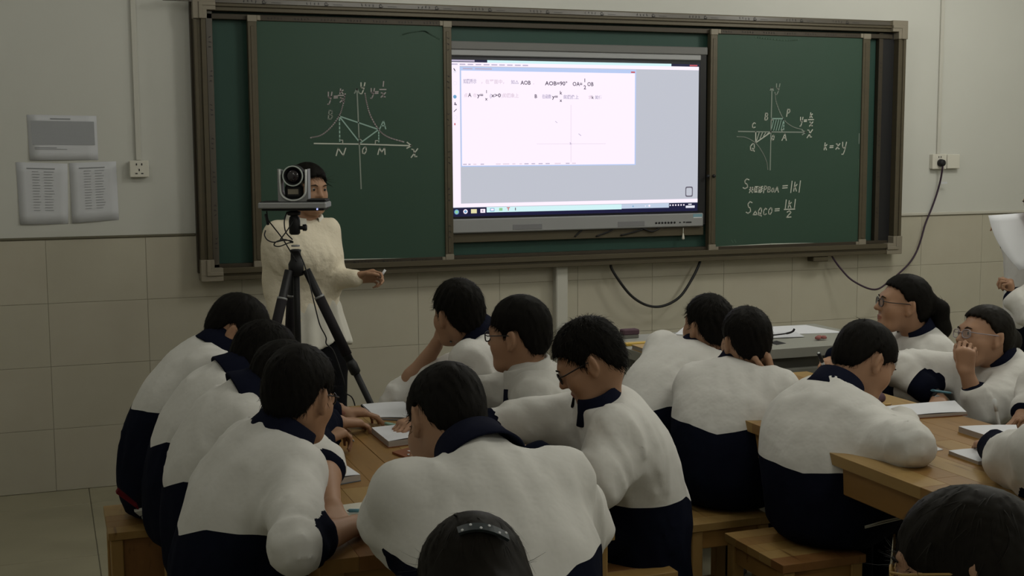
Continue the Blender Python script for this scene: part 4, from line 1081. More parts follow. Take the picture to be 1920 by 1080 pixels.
    def fj(p):
        d = jb(p)
        w_ = np.clip(1 - np.abs(d) / .03, 0, 1)
        qa = p - ((p - hip) @ nrm(neck - hip))[:, None] * nrm(neck - hip) * .72; n1 = smooth_noise(qa, 38, ns); n2 = smooth_noise(p, 62, ns + 1); n3 = smooth_noise(p, 11, ns + 2)
        amp = .45 + .45 * np.clip(n3, 0, 1); dsp = np.zeros(len(p))
        for fu, a0, e, en, _ in afun.values():
            ge = np.exp(-(np.linalg.norm(p - e, axis=1) / .10) ** 2); ga = np.exp(-(np.linalg.norm(p - a0 + up * .09, axis=1) / .10) ** 2)
            t_ = (p - a0) @ nrm(e - a0); amp += .8 * ge + .8 * ga
            dsp += ge * .0045 * np.sin(np.linalg.norm(p - e - up * .05, axis=1) * 150 + n1 * 2.2)
            dsp -= .0028 * np.exp(-((t_ - .045) / .007) ** 2) * np.clip((np.linalg.norm(p - neck, axis=1) - .14) / .03, 0, 1) * (np.linalg.norm(p - a0 - (t_[:, None]) * nrm(e - a0), axis=1) < .095)     # armhole seam
        fold = (1 - np.abs(n1)) ** 4 * 1.6 + n2 * .16
        d = d - w_ * (folds * amp * (fold - .45) + dsp)
        d = d - w_ * .004 * np.sin((p - hip) @ lf * 46 + n3 * 3) * np.clip((neck[2] - .16 - p[:, 2]) / .22, 0, 1) * (p[:, 2] > hip[2] - .05)
        if collar: d = smax(d, (p - neck) @ cu0 - .024 - 3 * np.maximum(np.linalg.norm(p - neck, axis=1) - .105, 0), .012)
        return smax(d, (jz + .004) - p[:, 2], .03) if jz else d
    lo, hi = bounds(hip - A(.2, .2, .17 if not hem else hip[2] - hem + .02), hip + A(.2, .2, .1), neck + .1, *[x for a in afun.values() for x in (a[1], a[2], a[3])], m=.11)
    v, qd = net(fj, lo, hi, .0115); v = relax(v, qd, 2, .45)
    rel = v - hip; uu = rel @ lf
    cen = np.interp(v[:, 2], [x[2] for x in sp], [0] * len(sp))
    nv = (zb + vslope * np.minimum(np.abs(uu), .10)) - v[:, 2]
    dt = tors(v)
    for fu, a0, e, en, s_0 in afun.values():
        L1, L2 = np.linalg.norm(e - a0), np.linalg.norm(en - e) + 1e-6
        t1 = np.clip((v - a0) @ (e - a0) / L1 ** 2, 0, 1); t2 = np.clip((v - e) @ (en - e) / L2 ** 2, 0, 1)
        d1 = np.linalg.norm(v - a0 - t1[:, None] * (e - a0), axis=1); d2 = np.linalg.norm(v - e - t2[:, None] * (en - e), axis=1)
        sp_ = np.where(d1 < d2, np.minimum((v - a0) @ (e - a0) / L1, L1), L1 + np.maximum((v - e) @ (en - e) / L2, 0))
        w_ = np.clip((dt - fu(v)) / .03, 0, 1) * np.clip((sp_ - .03) / .05, 0, 1); w_ = w_ * w_ * (3 - 2 * w_)
        nv = nv * (1 - w_) + (sp_ - s_0 * (L1 + .25 * s)) * w_
    jk = np_mesh('jacket', v, qd, M[jmat], root, {'navy': nv})
    if collar:
        cu = nrm(nrm(nk - neck) * .6 + sd * .6)
        arc_collar(neck + cu * .022, cu, fw, collar_m or M['navy'], root, s * 1.05)
        # white piping under the collar
    # ---- hair
    fine = .0065
    hf = hair_field(head, F, hs, hl or {'boy': HL_BOY, 'fringe': HL_FRINGE, 'girl': HL_GIRL, 'teacher': HL_TEACH}[hair], top=top, seed=seed, tuft=tuft)
    extra = hoff(W, hs) if hoff else []
    hfull = union([(hf, .02)] + extra) if extra else hf
    pts = [head - .16 * hs, head + .16 * hs]
    lo, hi = bounds(*pts, m=.03)
    if extra: lo -= .28; hi += .12
    hv, hq_ = net(hfull, lo, hi, fine)
    if nstr:
        vs, qs = strands(head, F, hs, hv, hq_, nstr, slen, root, None, seed, lift, part=(lambda q_: A(0, -.128, -.012) - q_) if hoff and not flow else None, swirl=.05 if flow else .3)
        hq_ = np.concatenate([hq_, qs + len(hv)]); hv = np.concatenate([hv, vs])
    np_mesh('hair', hv, hq_, M[hairm], root)
    # ---- trousers and shoes
    if legs:
        kn = knees or az; kf = A(math.cos(math.radians(kn)), math.sin(math.radians(kn)), 0); kl = A(-kf[1], kf[0], 0); H0 = A(hip[0], hip[1], seatz + .082)
        TP = [(ecap(H0 - kf * .02, H0 + kf * .05, kl, A(.165, .085) * s, A(.16, .082) * s), .05)]
        for q in (-1, 1):
            k_ = H0 + kf * .40 * s + kl * q * .10; k_[2] = seatz + .05; an = k_ + kf * .03; an[2] = .09
            TP += [(cap(H0 + kl * q * .085, k_, .086 * s, .064 * s), .05), (cap(k_, an, .062 * s, .052 * s), .03)]
            fo = an + kf * .02
            sm = MB(); a = math.degrees(math.atan2(kf[1], kf[0]))
            ring = []; T0 = fo - kf * .075; prof = ((0, .030, .05), (.25, .036, .075), (.55, .042, .05), (.85, .038, .034), (1, .018, .022)); vs = []; qs = []
            for (t, wd, ht) in prof:
                c = T0 + kf * .25 * s * t
                for j in range(10):
                    aa = 2 * PI * j / 10; y = math.cos(aa) * wd; zz = .022 + (math.sin(aa) * .5 + .5) * ht * 1.3
                    vs.append(A(c[0], c[1], 0) + kl * y + A(0, 0, zz))
            for i in range(4):
                for j in range(10): qs.append((i * 10 + j, i * 10 + (j + 1) % 10, (i + 1) * 10 + (j + 1) % 10, (i + 1) * 10 + j))
            qs += [(0, 1, 2, 3), (40, 43, 42, 41)]
            sh_ = np_mesh('shoe', np.array(vs), np.array(qs), M['shoe'], root)
            so = MB(); so.prism([tuple(A(T0[0], T0[1], 0) + kf * x + kl * y) for x, y in ((-.005, -.03), (.1, -.04), (.2, -.042), (.245, -.02), (.245, .02), (.2, .042), (.1, .04), (-.005, .03))], (0, 0, .026)); so.build('sole', M['sole'], sh_)
        ft = union(TP); P = [H0, H0 + kf * .48, A(*H0[:2], .05)]
        lo, hi = bounds(*P, m=.24); lo[2] = .03
        fz = lambda p: smax(ft(p), np.where(((p - H0) @ kf) < .16, (seatz + .002) - p[:, 2], -1.), .015)
        v, qd = net(fz, lo, hi, .016)
        np_mesh('trousers', v, relax(v, qd, 1), M['navy_dark'], root) if False else np_mesh('trousers', relax(v, qd, 1, .4), qd, M['navy_dark'], root)
    return dict(root=root, W=W, F=F, hs=hs, sho=sho, fw=fw, lf=lf, sp=sp, body=body)
def pen(a, b, r, m, label, tip=None, capm=None):
    t = thing('pen', label, 'pen', tuple(a), 'pens and pencils'); a, b = Vector(a), Vector(b); d = (b - a)
    MB().tube([a + d * .07, a + d * .1, a + d * .97, b], [r * .8, r, r, r * .7], 10).build('barrel', m, t, True)
    MB().tube([a, a + d * .07], [r * .15, r * .75], 8).build('nib', tip or M['silver'], t, True)
    MB().tube([a + d * .66, a + d * .985], r * 1.18, 10).build('pen_cap', capm or M['black'], t, True)
    return t

# ------------------------------------------------------------------ the people, each posed on their own
DN = (0, 0, -1)
# --- left bench, facing the table
PA = person('boy in white and navy jacket writing, farthest on the left by the tiled wall', hip=(.315, -2.17, .54), neck=(0.506,-2.17,0.978), head=(0.588,-2.17,1.05), az=-2, look=(-12, -38, 0), zb=.80, s0=.62, send=.8, bulge=.10,
    arms={'L': dict(e=(.62, -2.02, .80), w=(.78, -2.20, .79)), 'R': dict(e=(.60, -2.33, .80), w=(.79, -2.27, .79))}, seed=1, hair='fringe', vslope=.1, size=.95)
PB = person('boy in white and navy jacket, second from the tiled wall on the left bench', hip=(.372, -2.53, .54), neck=(0.5,-2.53,0.944), head=(0.613,-2.51,1.008), az=5, look=(10, -26, 0), zb=.752, s0=.62, send=.78, bulge=.075,
    arms={'L': dict(e=(.66, -2.44, .80), w=(.84, -2.46, .795)), 'R': dict(e=(.62, -2.65, .80), w=(.80, -2.60, .795), d=(.8, .3, -.1))}, seed=2, lift=.6)
PB2 = person('boy mostly hidden behind the nearest boy on the left bench', hip=(.395, -2.92, .54), neck=(0.485,-2.92,0.956), head=(0.601,-2.9,1.005), az=8, look=(25, -20, 0), zb=.735, s0=.66, send=.74, bulge=.07,
    arms={'L': dict(e=(.70, -2.80, .80), w=(0.738,-2.72,0.829), d=(.3, .3, .9), n=(-.6, .2, .3), curl=(.6, .8, .5)), 'R': dict(e=(.62, -3.04, .80), w=(0.696,-2.86,0.803), d=(.75, .45, .2), curl=(.7, .8, .5))}, seed=22, hair='fringe')
PC = person('boy nearest on the left in white and navy jacket, arms folded on the table', hip=(.365, -3.36, .54), neck=(0.499,-3.36,0.945), head=(0.553,-3.34,1.061), az=12, look=(50, -14, -4), zb=.735, s0=.60, send=.12, bulge=.06, specs=True,
    arms={'L': dict(e=(0.639,-3.149,0.815), w=(0.597,-3.447,0.785), d=(-.05, -.95, -.2), n=(-.2, .2, -1), curl=(.3, .5, .4), s0=.62, send=.18), 'R': dict(e=(0.453,-3.782,0.805), w=(0.613,-3.611,0.785), d=(.9, .35, -.05), send=.30, s0=.57, drape=.7)}, seed=3, hair='fringe')
# --- right bench of the same table, facing left
PD = person('boy at the far right of the first table propping his cheek on his hand', hip=(1.50, -2.30, .54), neck=(1.359,-2.3,0.982), head=(1.286,-2.27,1.09), az=140, look=(104, -2, 6), zb=.72, s0=.78, send=.55, bulge=.05,
    arms={'R': dict(e=(1.128,-2.12,0.766), w=(1.247,-2.15,0.938), d=(.18, -.1, .9), n=(.9, -.3, .1), curl=(.5, .6, .4), send=-.25, side=-1, thumb=(.3, .2)), 'L': dict(e=(1.34,-2.42,0.728), w=(1.147,-2.3,0.711), d=(-1, .08, -.10), curl=(.6, .7, .4), send=.12, s0=.95)}, seed=4, hair='fringe', tuft=.003, lift=.5)
PE = person('boy in light grey hooded jacket looking left, between two boys on the right bench', hip=(1.53, -2.66, .54), neck=(1.378,-2.68,0.92), head=(1.357,-2.66,1.065), az=160, look=(132, -4, 0), zb=.66, s0=.9, send=.9, bulge=.05, jmat='jacket_grey', specs=True, hair='fringe', top=.022, collar_m=None,
    arms={'R': dict(e=(1.22, -2.50, .80), w=(1.05, -2.62, .79)), 'L': dict(e=(1.329,-2.86,0.737), w=(1.13, -2.72, .79), d=(-.9, .3, -.05))}, seed=5, collar=False, lift=.3)
PF = person('boy in black glasses looking down, white jacket with navy tail, right bench nearest', hip=(1.585, -3.05, .54), neck=(1.431,-3.1,0.907), head=(1.389,-3.1,1.045), az=165, look=(152, -30, 0), hem=.27, zb=.575, vslope=.55, s0=.86, send=.82, bulge=.05, specs=True, top=.02,
    arms={'R': dict(e=(1.20, -2.86, .80), w=(1.02, -2.95, .79), s0=.56), 'L': dict(e=(1.336,-3.3,0.708), w=(1.189,-3.16,0.793), d=(-.9, .2, -.1), s0=.62)}, seed=6, nstr=3000, slen=.022, lift=1.7, skin='skin', wide=1.02)
# --- end of the first table, back to the camera
PG = person('boy with broad white back to us, head bent over the end of the first table', hip=(.80, -4.20, .54), neck=(0.798,-3.92,0.99), head=(0.777,-3.76,1.061), az=88, look=(102, -34, -10), zb=.80, vslope=.42, s0=.86, send=.72, bulge=.07, sh=.172, top=.018,
    arms={'L': dict(e=(0.641,-3.86,0.852), w=(.76, -3.56, .79), d=(.3, .8, -.1), web=1), 'R': dict(e=(1.074,-3.82,0.787), w=(1.02, -3.56, .79), d=(-.3, .9, -.1), web=1)}, seed=7, hair='fringe', wide=1.04, size=.96, nstr=1800, lift=.25)
# --- left bench of the right table
PH = person('boy leaning on his arm with back to us, farthest at the right table', hip=(1.93, -2.36, .54), neck=(2.205,-2.27,0.871), head=(2.236,-2.27,0.996), az=55, look=(98, 2, 0), zb=.70, vslope=.3, s0=.9, send=.85, bulge=.07, tuft=.0035,
    arms={'L': dict(e=(2.186,-2.05,0.782), w=(2.22, -2.0, .80), d=(.9, .1, -.1)), 'R': dict(e=(2.14, -2.36, .80), w=(2.26, -2.25, .79))}, seed=8, lift=.7, shoulders={'L': (2.118,-2.15,0.882)})
PI_ = person('boy with cropped hair holding his cheek, back to us, middle of the right table', hip=(2.045, -2.74, .54), neck=(2.167,-2.62,0.871), head=(2.185,-2.62,0.997), az=45, look=(84, 0, 3), zb=.705, vslope=.2, s0=.95, send=.7, bulge=.07,
    arms={'R': dict(e=(2.214,-2.74,0.781), w=(2.24,-2.7,0.844), d=(-.16, .1, 1), n=(-.85, .4, .1), curl=(.4, .6, .5), side=1, send=.5), 'L': dict(e=(2.16, -2.56, .80), w=(2.28, -2.46, .79))}, seed=9, nstr=2000, slen=.018, lift=.9, hl=HL_BOY, top=.012, wide=1.04, sdrop=.072)
PJ = person('boy bent low over the right table, long white sleeve along the table edge', hip=(2.125, -3.19, .54), neck=(2.19,-3.12,0.88), head=(2.328,-3.1,0.988), az=28, shoulders={'L': (2.15,-3.04,0.829), 'R': (2.205,-3.26,0.794)}, look=(2, -34, 4), zb=.685, vslope=.12, s0=.98, send=.98, bulge=.075, sh=.168, hair='fringe',
    arms={'R': dict(e=(2.177,-3.512,0.805), w=(2.40, -3.16, .79), d=(.4, .8, -.1), s0=1.3, send=.8, web=1, drape=.7), 'L': dict(e=(2.30, -2.90, .79), w=(2.357,-2.86,0.819), d=(.25, .2, .6), curl=(.7, .8, .4), send=.3, s0=1.2)}, seed=10, wide=1.06, size=.97, nstr=1700, lift=.3, skin='skin')
# --- far side of the right table
tail_k = lambda W, s: [(cap(W(0, -.115, .035), W(.005, -.155, .0), .026 * s, .034 * s), .02), (cap(W(.005, -.155, .0), W(.01, -.175, -.08), .036 * s, .036 * s), .02), (cap(W(.01, -.175, -.08), W(.008, -.155, -.19), .036 * s, .012 * s), .02), (ell(W(0, -.05, .0), A(.070, .068, .06) * s), .02)]
PK = person('girl with a long ponytail and dark glasses looking left, far side of the right table', hip=(3.13, -2.30, .54), neck=(3.138,-2.3,0.895), head=(3.064,-2.3,1.039), az=172, look=(158, 6, 0), zb=.5, s0=.8, send=.9, bulge=.03, hair='girl', specs=True, hoff=tail_k, sh=.150,
    arms={'L': dict(e=(2.988,-2.5,0.713), w=(2.967,-2.36,0.689), d=(-.9, .3, -.1), s0=.62), 'R': dict(e=(3.02, -2.06, .80), w=(2.86, -2.16, .79))}, seed=11, size=.93, nstr=900, slen=.045, lift=.08, hs=.93, skin='skin')
bun_l = lambda W, s: [(ell(W(.0, -.118, .012), A(.045, .035, .045) * s), .02), (cap(W(.0, -.12, .0), W(.01, -.13, -.11), .028 * s, .02 * s), .02), (ell(W(0, -.05, .0), A(.072, .068, .06) * s), .02)]
PL = person('girl in pale glasses with her fist at her mouth, at the right edge', hip=(3.16, -2.70, .54), neck=(3.172,-2.7,0.857), head=(3.106,-2.7,0.964), az=176, look=(172, 10, -6), zb=.5, s0=.70, send=.35, bulge=.04, hair='girl', hoff=bun_l, specs=mat('clear_spectacle', (.3, .26, .28), .3, .5), sh=.150,
    arms={'L': dict(e=(2.962,-2.86,0.705), w=(2.915,-2.84,0.847), d=(-.05, .05, 1), n=(.75, .5, -.2), curl=(.9, 1.1, .7), send=.42, s0=.70), 'R': dict(e=(2.90, -2.44, .80), w=(2.982,-2.62,0.711), d=(-.45, -.55, -.1), curl=(.7, .8, .5), send=.72, s0=.78)}, seed=12, size=.93, nstr=900, slen=.045, lift=.08, hs=.93, hairm='hair_b')
PM = person('student cut off by the right edge, writing with a clear pen', hip=(3.10, -3.22, .54), neck=(3.06, -3.22, .955), head=(2.99, -3.22, 1.06), az=176, look=(170, -30, 0), zb=.70, s0=.80, send=.62, bulge=.05,
    arms={'L': dict(e=(2.88, -3.46, .80), w=(2.86, -3.30, .79), d=(-.5, .8, -.1)), 'R': dict(e=(3.03, -3.04, .80), w=(2.898,-3.12,0.742), d=(-.85, -.35, -.3), n=(.2, -.3, -1), curl=(.6, .8, .5), send=.62, s0=.70)}, seed=13, size=.93, nstr=300)
PQ = person('student at the near end of the right table, only a white sleeve in view', hip=(2.33, -4.13, .54), neck=(2.37, -3.90, .93), head=(2.42, -3.78, 1.05), az=88, look=(90, -35, 0), zb=.775, vslope=.1, s0=.95, send=.8, bulge=.06,
    arms={'L': dict(e=(2.281,-3.761,0.812), w=(2.42, -3.55, .79), d=(.3, .8, -.1), web=1), 'R': dict(e=(2.66, -3.78, .80), w=(2.55, -3.58, .79))}, seed=17, nstr=300)
# --- standing at the right edge, holding up a sheet
PN = person('student standing at the right edge holding up a large white sheet', hip=(4.09, -1.90, .86), neck=(4.05, -1.95, 1.27), head=(4.02, -1.98, 1.40), az=180, look=(178, -15, 0), zb=.6, s0=.80, send=.88, bulge=.02, seatz=0, legs=False, nstr=300,
    arms={'L': dict(e=(3.843,-2.12,0.91), w=(3.813,-2.05,0.971), d=(-.15, .1, 1), n=(-.6, .6, 0), curl=(1.2, 1.3, .8), s0=.80), 'R': dict(e=(4.2, -1.72, 1.05), w=(4.05, -1.74, 1.20), d=(-.6, -.2, .6))}, seed=14, size=.93)
tl = union([(ecap((4.09, -1.90, .92), (4.09, -1.90, .80), (0, 1, 0), (.165, .125), (.165, .125)), .04), (cap((4.09, -1.80, .82), (4.09, -1.79, .1), .09, .06), .04), (cap((4.09, -2.0, .82), (4.09, -2.01, .1), .09, .06), .04)])
v, q = net(tl, A(3.84, -2.25, .05), A(4.34, -1.6, 1.1), .018); np_mesh('trousers', v, q, M['navy_dark'], PN['root'])
for y in (-1.79, -2.01): box('shoe', (3.94, y - .045, 0), (4.16, y + .045, .085), M['shoe'], PN['root'], .02)
# --- near heads at the bottom edge
PO = person('girl with a dotted hair clip, back of head at the bottom centre', hip=(.55, -4.96, .47), neck=(.55, -4.77, .86), head=(0.551,-4.62,0.999), az=86, look=(86, -32, 0), zb=.5, s0=.7, send=.7, bulge=.05, hair='girl', sh=.15, legs=True, seatz=.38,
    arms={'L': dict(e=(.36, -4.62, .66), w=(.50, -4.40, .66)), 'R': dict(e=(.84, -4.62, .66), w=(.70, -4.40, .66))}, seed=15, size=.92, nstr=2600, slen=.05, lift=.05, flow=True, hs=.93, hairm='hair_b',
    hoff=lambda W, s: [(ell(W(0, -.04, -.03), A(.082, .088, .085) * s), .03), (cap(W(0, -.11, -.02), W(0, -.13, -.14), .03 * s, .015 * s), .02)])
PP = person('girl in glasses with smooth dark hair at the bottom right corner', hip=(1.86, -5.02, .47), neck=(1.80, -4.98, .765), head=(1.179,-4.9,1.045), az=135, look=(134, -8, -12), zb=.5, s0=.7, send=.7, bulge=.05, hair='girl', hl=[(0, .030), (30, .018), (48, -.012), (62, -.036), (75, -.045), (90, -.05), (110, -.05), (140, -.07), (180, -.09)], sh=.15, seatz=.38, specs=M['cover_tan'],
    arms={'L': dict(e=(1.55, -4.85, .62), w=(1.56, -4.62, .62)), 'R': dict(e=(1.96, -4.74, .62), w=(1.76, -4.58, .62))}, seed=16, size=.92, nstr=2600, slen=.05, lift=.03, flow=True, hs=.98, hairm='hair_b',
    hoff=lambda W, s: [(ell(W(0, -.035, -.01), A(.083, .09, .08) * s), .03), (ell(W(0.02, -.125, -.035), A(.028, .03, .03) * s), .015)])

# hair clip, watch, hood and stripes: parts of their people
def along(W, s, pts): return [W(*p) for p in pts]
W = PO['W']; cl = MB()
def scalp(x, th, lift=0.):
    """point on the hair, th: angle from the back of the head up towards the crown"""
    q = math.sqrt(max(0, 1 - (x / .083) ** 2)); k = 1 + lift
    return (x * k, -.014 - .105 * q * math.cos(th) * k, .042 + .093 * q * math.sin(th) * k)
pts = [(-.034 + .068 * t, .50 - .22 * t + .05 * math.sin(PI * t)) for t in [k / 10 for k in range(11)]]
for i in range(10):
    (x0_, a0_), (x1_, a1_) = pts[i], pts[i + 1]; h = .068
    cl.add([W(*scalp(x, t, l)) for l in (.02, .085) for x, t in ((x0_, a0_ - h), (x1_, a1_ - h), (x1_, a1_ + h), (x0_, a0_ + h))], [(0, 3, 2, 1), (4, 5, 6, 7), (0, 1, 5, 4), (1, 2, 6, 5), (2, 3, 7, 6), (3, 0, 4, 7)])
clip = cl.build('hair_clip', mat('slate_clip', (.035, .045, .05), .4, .4), PO['root'])
for k, t in enumerate((.08, .26, .44, .62, .80, .95)):
    x = -.034 + .068 * t; th = .50 - .22 * t + .05 * math.sin(PI * t) + .035 * (1 if k % 2 else -1)
    p, q_ = A(*W(*scalp(x, th, .083))), A(*W(*scalp(x, th, .3)))
    MB().lathe([(.0022, 0), (.0018, .0008), (.0006, .001)], 8, tuple(p), tuple(q_ - p)).build('dot', M['paper'], clip)
# hood of the grey jacket
n_ = (1.378,-2.68,0.92)
arc_collar(A(*n_) + A(.01, 0, -.01), (-.15, 0, 1), PE['fw'], M['jacket_grey'], PE['root'], 1.1, r=.062, h=.05, drop=.05, gap=20, name='hood')
arc_collar(A(*n_) + A(.008, 0, -.022), (-.15, 0, 1), PE['fw'], M['navy'], PE['root'], 1.12, r=.066, h=.012, drop=.052, gap=24, name='hood_trim')
# watch and bracelet
def band(root, w, d, r, wd, m, name):
    d = nrm(d); o = MB().lathe([(r, -wd), (r + .003, -wd), (r + .003, wd), (r, wd)], 20, tuple(w), tuple(d), True).build(name, m, root, True); return o
w_ = A(*(2.982,-2.62,0.711)); e_ = A(2.90, -2.44, .80); wt = band(PL['root'], w_ + (e_ - w_) * .06, w_ - e_, .027, .007, M['black'], 'watch')
MB().lathe([(.002, 0), (.015, 0), (.015, .006), (.012, .008)], 16, tuple(w_ + (e_ - w_) * .06 + A(-.012, -.024, -.004)), (-.4, -.9, 0)).build('watch_face', M['silver'], wt, True)
w_ = A(*(0.696,-2.86,0.803)); band(PB2['root'], w_ + A(.01, .006, .003), (.7, .5, .25), .030, .004, M['black'], 'bracelet')
w_ = A(*(2.357,-2.86,0.819)); e_ = A(2.30, -2.90, .79); band(PJ['root'], w_ + (e_ - w_) * -.12, w_ - e_, .027, .006, M['black'], 'bracelet')
# red and striped waistband showing under the far left jacket
def patch(name, px, Y, m, root, off):
    MB().prism([tuple(p) for p in px], off).build(name, m, root)
patch('red_hem', [(0.169,-2.35,0.577), (0.219,-2.37,0.536), (0.234,-2.37,0.521), (0.229,-2.37,0.538), (0.176,-2.35,0.588)], 0, M['red_cloth'], PA['root'], (.0, .03, .0))
patch('striped_hem', [(0.218,-2.39,0.525), (0.233,-2.39,0.51), (0.28,-2.39,0.527), (0.277,-2.39,0.539), (0.255,-2.39,0.529)], 0, M['white_stripe'], PA['root'], (.0, .03, .0))
patch('striped_hem', [(0.239,-2.39,0.501), (0.285,-2.39,0.493), (0.284,-2.39,0.508), (0.269,-2.39,0.51)], 0, M['white_stripe'], PA['root'], (.0, .03, .0))
for dy in (0, 5): MB().tube([(2.14,-3.36,0.542) if dy == 0 else (2.14,-3.36,0.538), (2.199,-3.36,0.551) if dy == 0 else (2.2,-3.36,0.545), (2.259,-3.36,0.556) if dy == 0 else (2.263,-3.36,0.551)], .0022, 6).build('side_stripe', M['white_stripe'], PJ['root'], True)

# --- the teacher
def teacher():
    root = thing('person', 'woman in cream fluffy jumper and white blouse teaching beside the blackboard', 'person', (1.10, -.80, 0))
    az = -72; fw = A(math.cos(math.radians(az)), math.sin(math.radians(az)), 0); lf = A(-fw[1], fw[0], 0)
    head = A(*(1.075,-0.85,1.437)); neck = A(*(1.057,-0.83,1.296)); F = head_frame(-66, -4, 2); hs = .89
    HP, W = head_prims(head, F, hs)
    sL, sR = A(*(1.152,-0.83,1.261)), A(*(0.933,-0.86,1.25))
    eL, wL = A(*(1.167,-0.85,1.052)), A(*(1.248,-0.97,1.06)); eR, wR = A(*(0.931,-0.84,1.042)), A(*(0.931,-0.92,0.862))
    hip = A(*(1.06,-0.8,0.773)); mid = A(*(1.05,-0.8,1.021))
    B = [(ecap(hip, mid, lf, (.15, .11), (.13, .10)), .05), (ecap(mid, neck, lf, (.13, .10), (.06, .055)), .05), (cap(neck, W(0, -.02, -.05), .052, .048), .03)]
    for s_, e, w in ((sL, eL, wL), (sR, eR, wR)): B += [(cap(neck - A(0, 0, .075), s_ - A(0, 0, .01), .034, .036), .03), (cap(s_, e, .038, .034), .03), (cap(e, w, .036, .024), .02)]
    dL = nrm(A(.95, -.15, .12)); B.append((union(hand_prims(wL, dL, (.1, -.75, -.5), -1, (.7, .9, .6), .90, (.5, .5))), .012)); B.append((union(hand_prims(wR, (.05, -.1, -1), (-.2, .9, 0), 1, (.3, .4, .3), .9)), .012))
    for q in (-1, 1): B += [(cap(hip + lf * q * .08 - A(0, 0, .05), A(*(hip + lf * q * .09)[:2], .10), .08, .045), .04)]
    fb = union(B + [(union(HP), .02)])
    hl = wL + dL * .08
    v, q = net(fb, A(.55, -1.3, .03), A(1.65, -.5, 1.70), .014, [(head - .16, head + .16, .0052), (hl - .1, hl + .1, .0052)])
    hq = (v - head) @ F.T / hs; lips = np.where((np.abs(hq[:, 0]) < .026) & (hq[:, 1] > .06), .0095 - np.hypot(hq[:, 2] + .0555, hq[:, 0] * .36), -.02)
    np_mesh('body', v, q, M['skin'], root, {'lips': lips}); eyes(W, F, hs, root)
    # jumper with fluffy front, sleeves, blouse tails, trousers
    ch = A(*(1.041,-0.84,1.172)); wa = A(*(1.057,-0.82,0.889)); cb = neck - A(0, 0, .03)
    tj = union([(ecap(wa, mid, lf, (.158, .115), (.150, .115)), .05), (ecap(mid, ch, lf, (.150, .115), (.155, .118)), .05), (ecap(ch, cb, lf, (.155, .118), (.085, .07)), .06), (ell(ch + fw * .05 + A(0, 0, -.03), (.12, .09, .085)), .06)])
    sl = []
    for s_, e, w in ((sL, eL, wL), (sR, eR, wR)):
        sl += [(cap(neck - A(0, 0, .065), s_, .046, .050), .05), (cap(s_, e, .054, .050), .04), (cap(e, e + (w - e) * .95, .050, .038), .03)]
    slv = union(sl)
    def fj(p):
        t, s_ = tj(p), slv(p); fl = np.clip((s_ - t) / .02, 0, 1)
        d = smax(t, wa[2] - .03 - p[:, 2], .015); d = smin(d, s_, .05)
        d = d - fl * (.004 * smooth_noise(p, 75, 3) + .0022 * smooth_noise(p, 170, 5))
        for e in (eL, eR): d = d - .003 * np.sin(np.linalg.norm(p - e - A(0, 0, .03), axis=1) * 140) * np.exp(-(np.linalg.norm(p - e, axis=1) / .09) ** 2)
        return smax(d, np.where(np.linalg.norm(p - neck, axis=1) < .12, p[:, 2] - neck[2] - .02, -1.), .01)
    P = np.array([sL, eL, wL, sR, eR, wR, neck, wa]); v, q = net(fj, P.min(0) - .16, P.max(0) + .16, .0095); np_mesh('jumper', v, q, M['knit'], root)
    lo = A(*(1.068,-0.82,0.775)); tp = A(*(1.059,-0.82,0.894))
    fbl = lambda p: smax(ecap(tp, lo - A(0, 0, .02), lf, (.160, .12), (.195, .145))(p) - .006 * np.sin(np.arctan2((p - lo) @ lf, (p - lo) @ fw) * 11), (lo[2] - .012 + .02 * np.sin(np.arctan2((p - lo) @ lf, (p - lo) @ fw) * 3)) - p[:, 2], .006)
    v, q = net(fbl, A(.6, -1.25, .6), A(1.6, -.4, 1.02), .010); np_mesh('blouse_hem', v, q, M['blouse'], root)
    arc_collar(neck + A(0, 0, .022), nrm(A(0, -.05, 1)), fw, M['blouse'], root, 1.05, r=.060, h=.022, drop=.036, gap=22, name='blouse_collar')
    H0 = A(*(1.09,-0.8,0.748)); tr = [(ecap(H0 + A(0, 0, .05), H0 - A(0, 0, .05), lf, (.150, .115), (.15, .115)), .04)]
    for q_ in (-1, 1): tr.append((cap(H0 + lf * q_ * .075 - A(0, 0, .06), A(*(H0 + lf * q_ * .085)[:2], .06), .085, .055), .04))
    v, q = net(union(tr), A(.7, -1.2, .0), A(1.6, -.4, .95), .016); np_mesh('trousers', v, q, M['black_cloth'], root)
    for q_ in (-1, 1):
        c = H0 + lf * q_ * .085 + fw * .04; f = ell((c[0], c[1], .035), (.045, .12, .035), np.array([lf, fw, A(0, 0, 1)])); v, q = net(lambda p: smax(f(p), .002 - p[:, 2], .005), A(c[0] - .16, c[1] - .16, -.02), A(c[0] + .16, c[1] + .16, .1), .012); np_mesh('shoe', v, q, M['black'], root)
    hf = hair_field(head, F, hs, [(0, .074), (25, .064), (45, .046), (60, .012), (75, -.03), (90, -.05), (110, -.07), (140, -.09), (180, -.10)], top=.018, side=.012, back=.016, seed=3)
    hx = union([(hf, .02), (ell(W(0, -.10, -.02), A(.05, .05, .07)), .03), (ell(W(0, -.03, -.03), A(.082, .085, .075) * hs, F), .03)])
    # keep the face clear
    face = ell(W(0, .085, -.030), A(.066, .075, .095) * hs, F)
    hv, hq2 = net(lambda p: smax(hx(p), -face(p), .012), head - .22, head + .22, .0065); vs, qs = strands(head, F, hs, hv, hq2, 900, .05, root, None, 5, .08)
    np_mesh('hair', np.concatenate([hv, vs]), np.concatenate([hq2, qs + len(hv)]), M['hair'], root)
    tip = wL + dL * .115 + A(-.005, -.03, .005)
    t = MB().tube([tuple(tip - A(.012, 0, .012)), tuple(tip + A(.008, -.004, .018))], .0055, 8).build('chalk_stick', M['paper'], None, True); tag(t, 'short white chalk held in the teacher fingers', 'chalk')
    ut = MB()
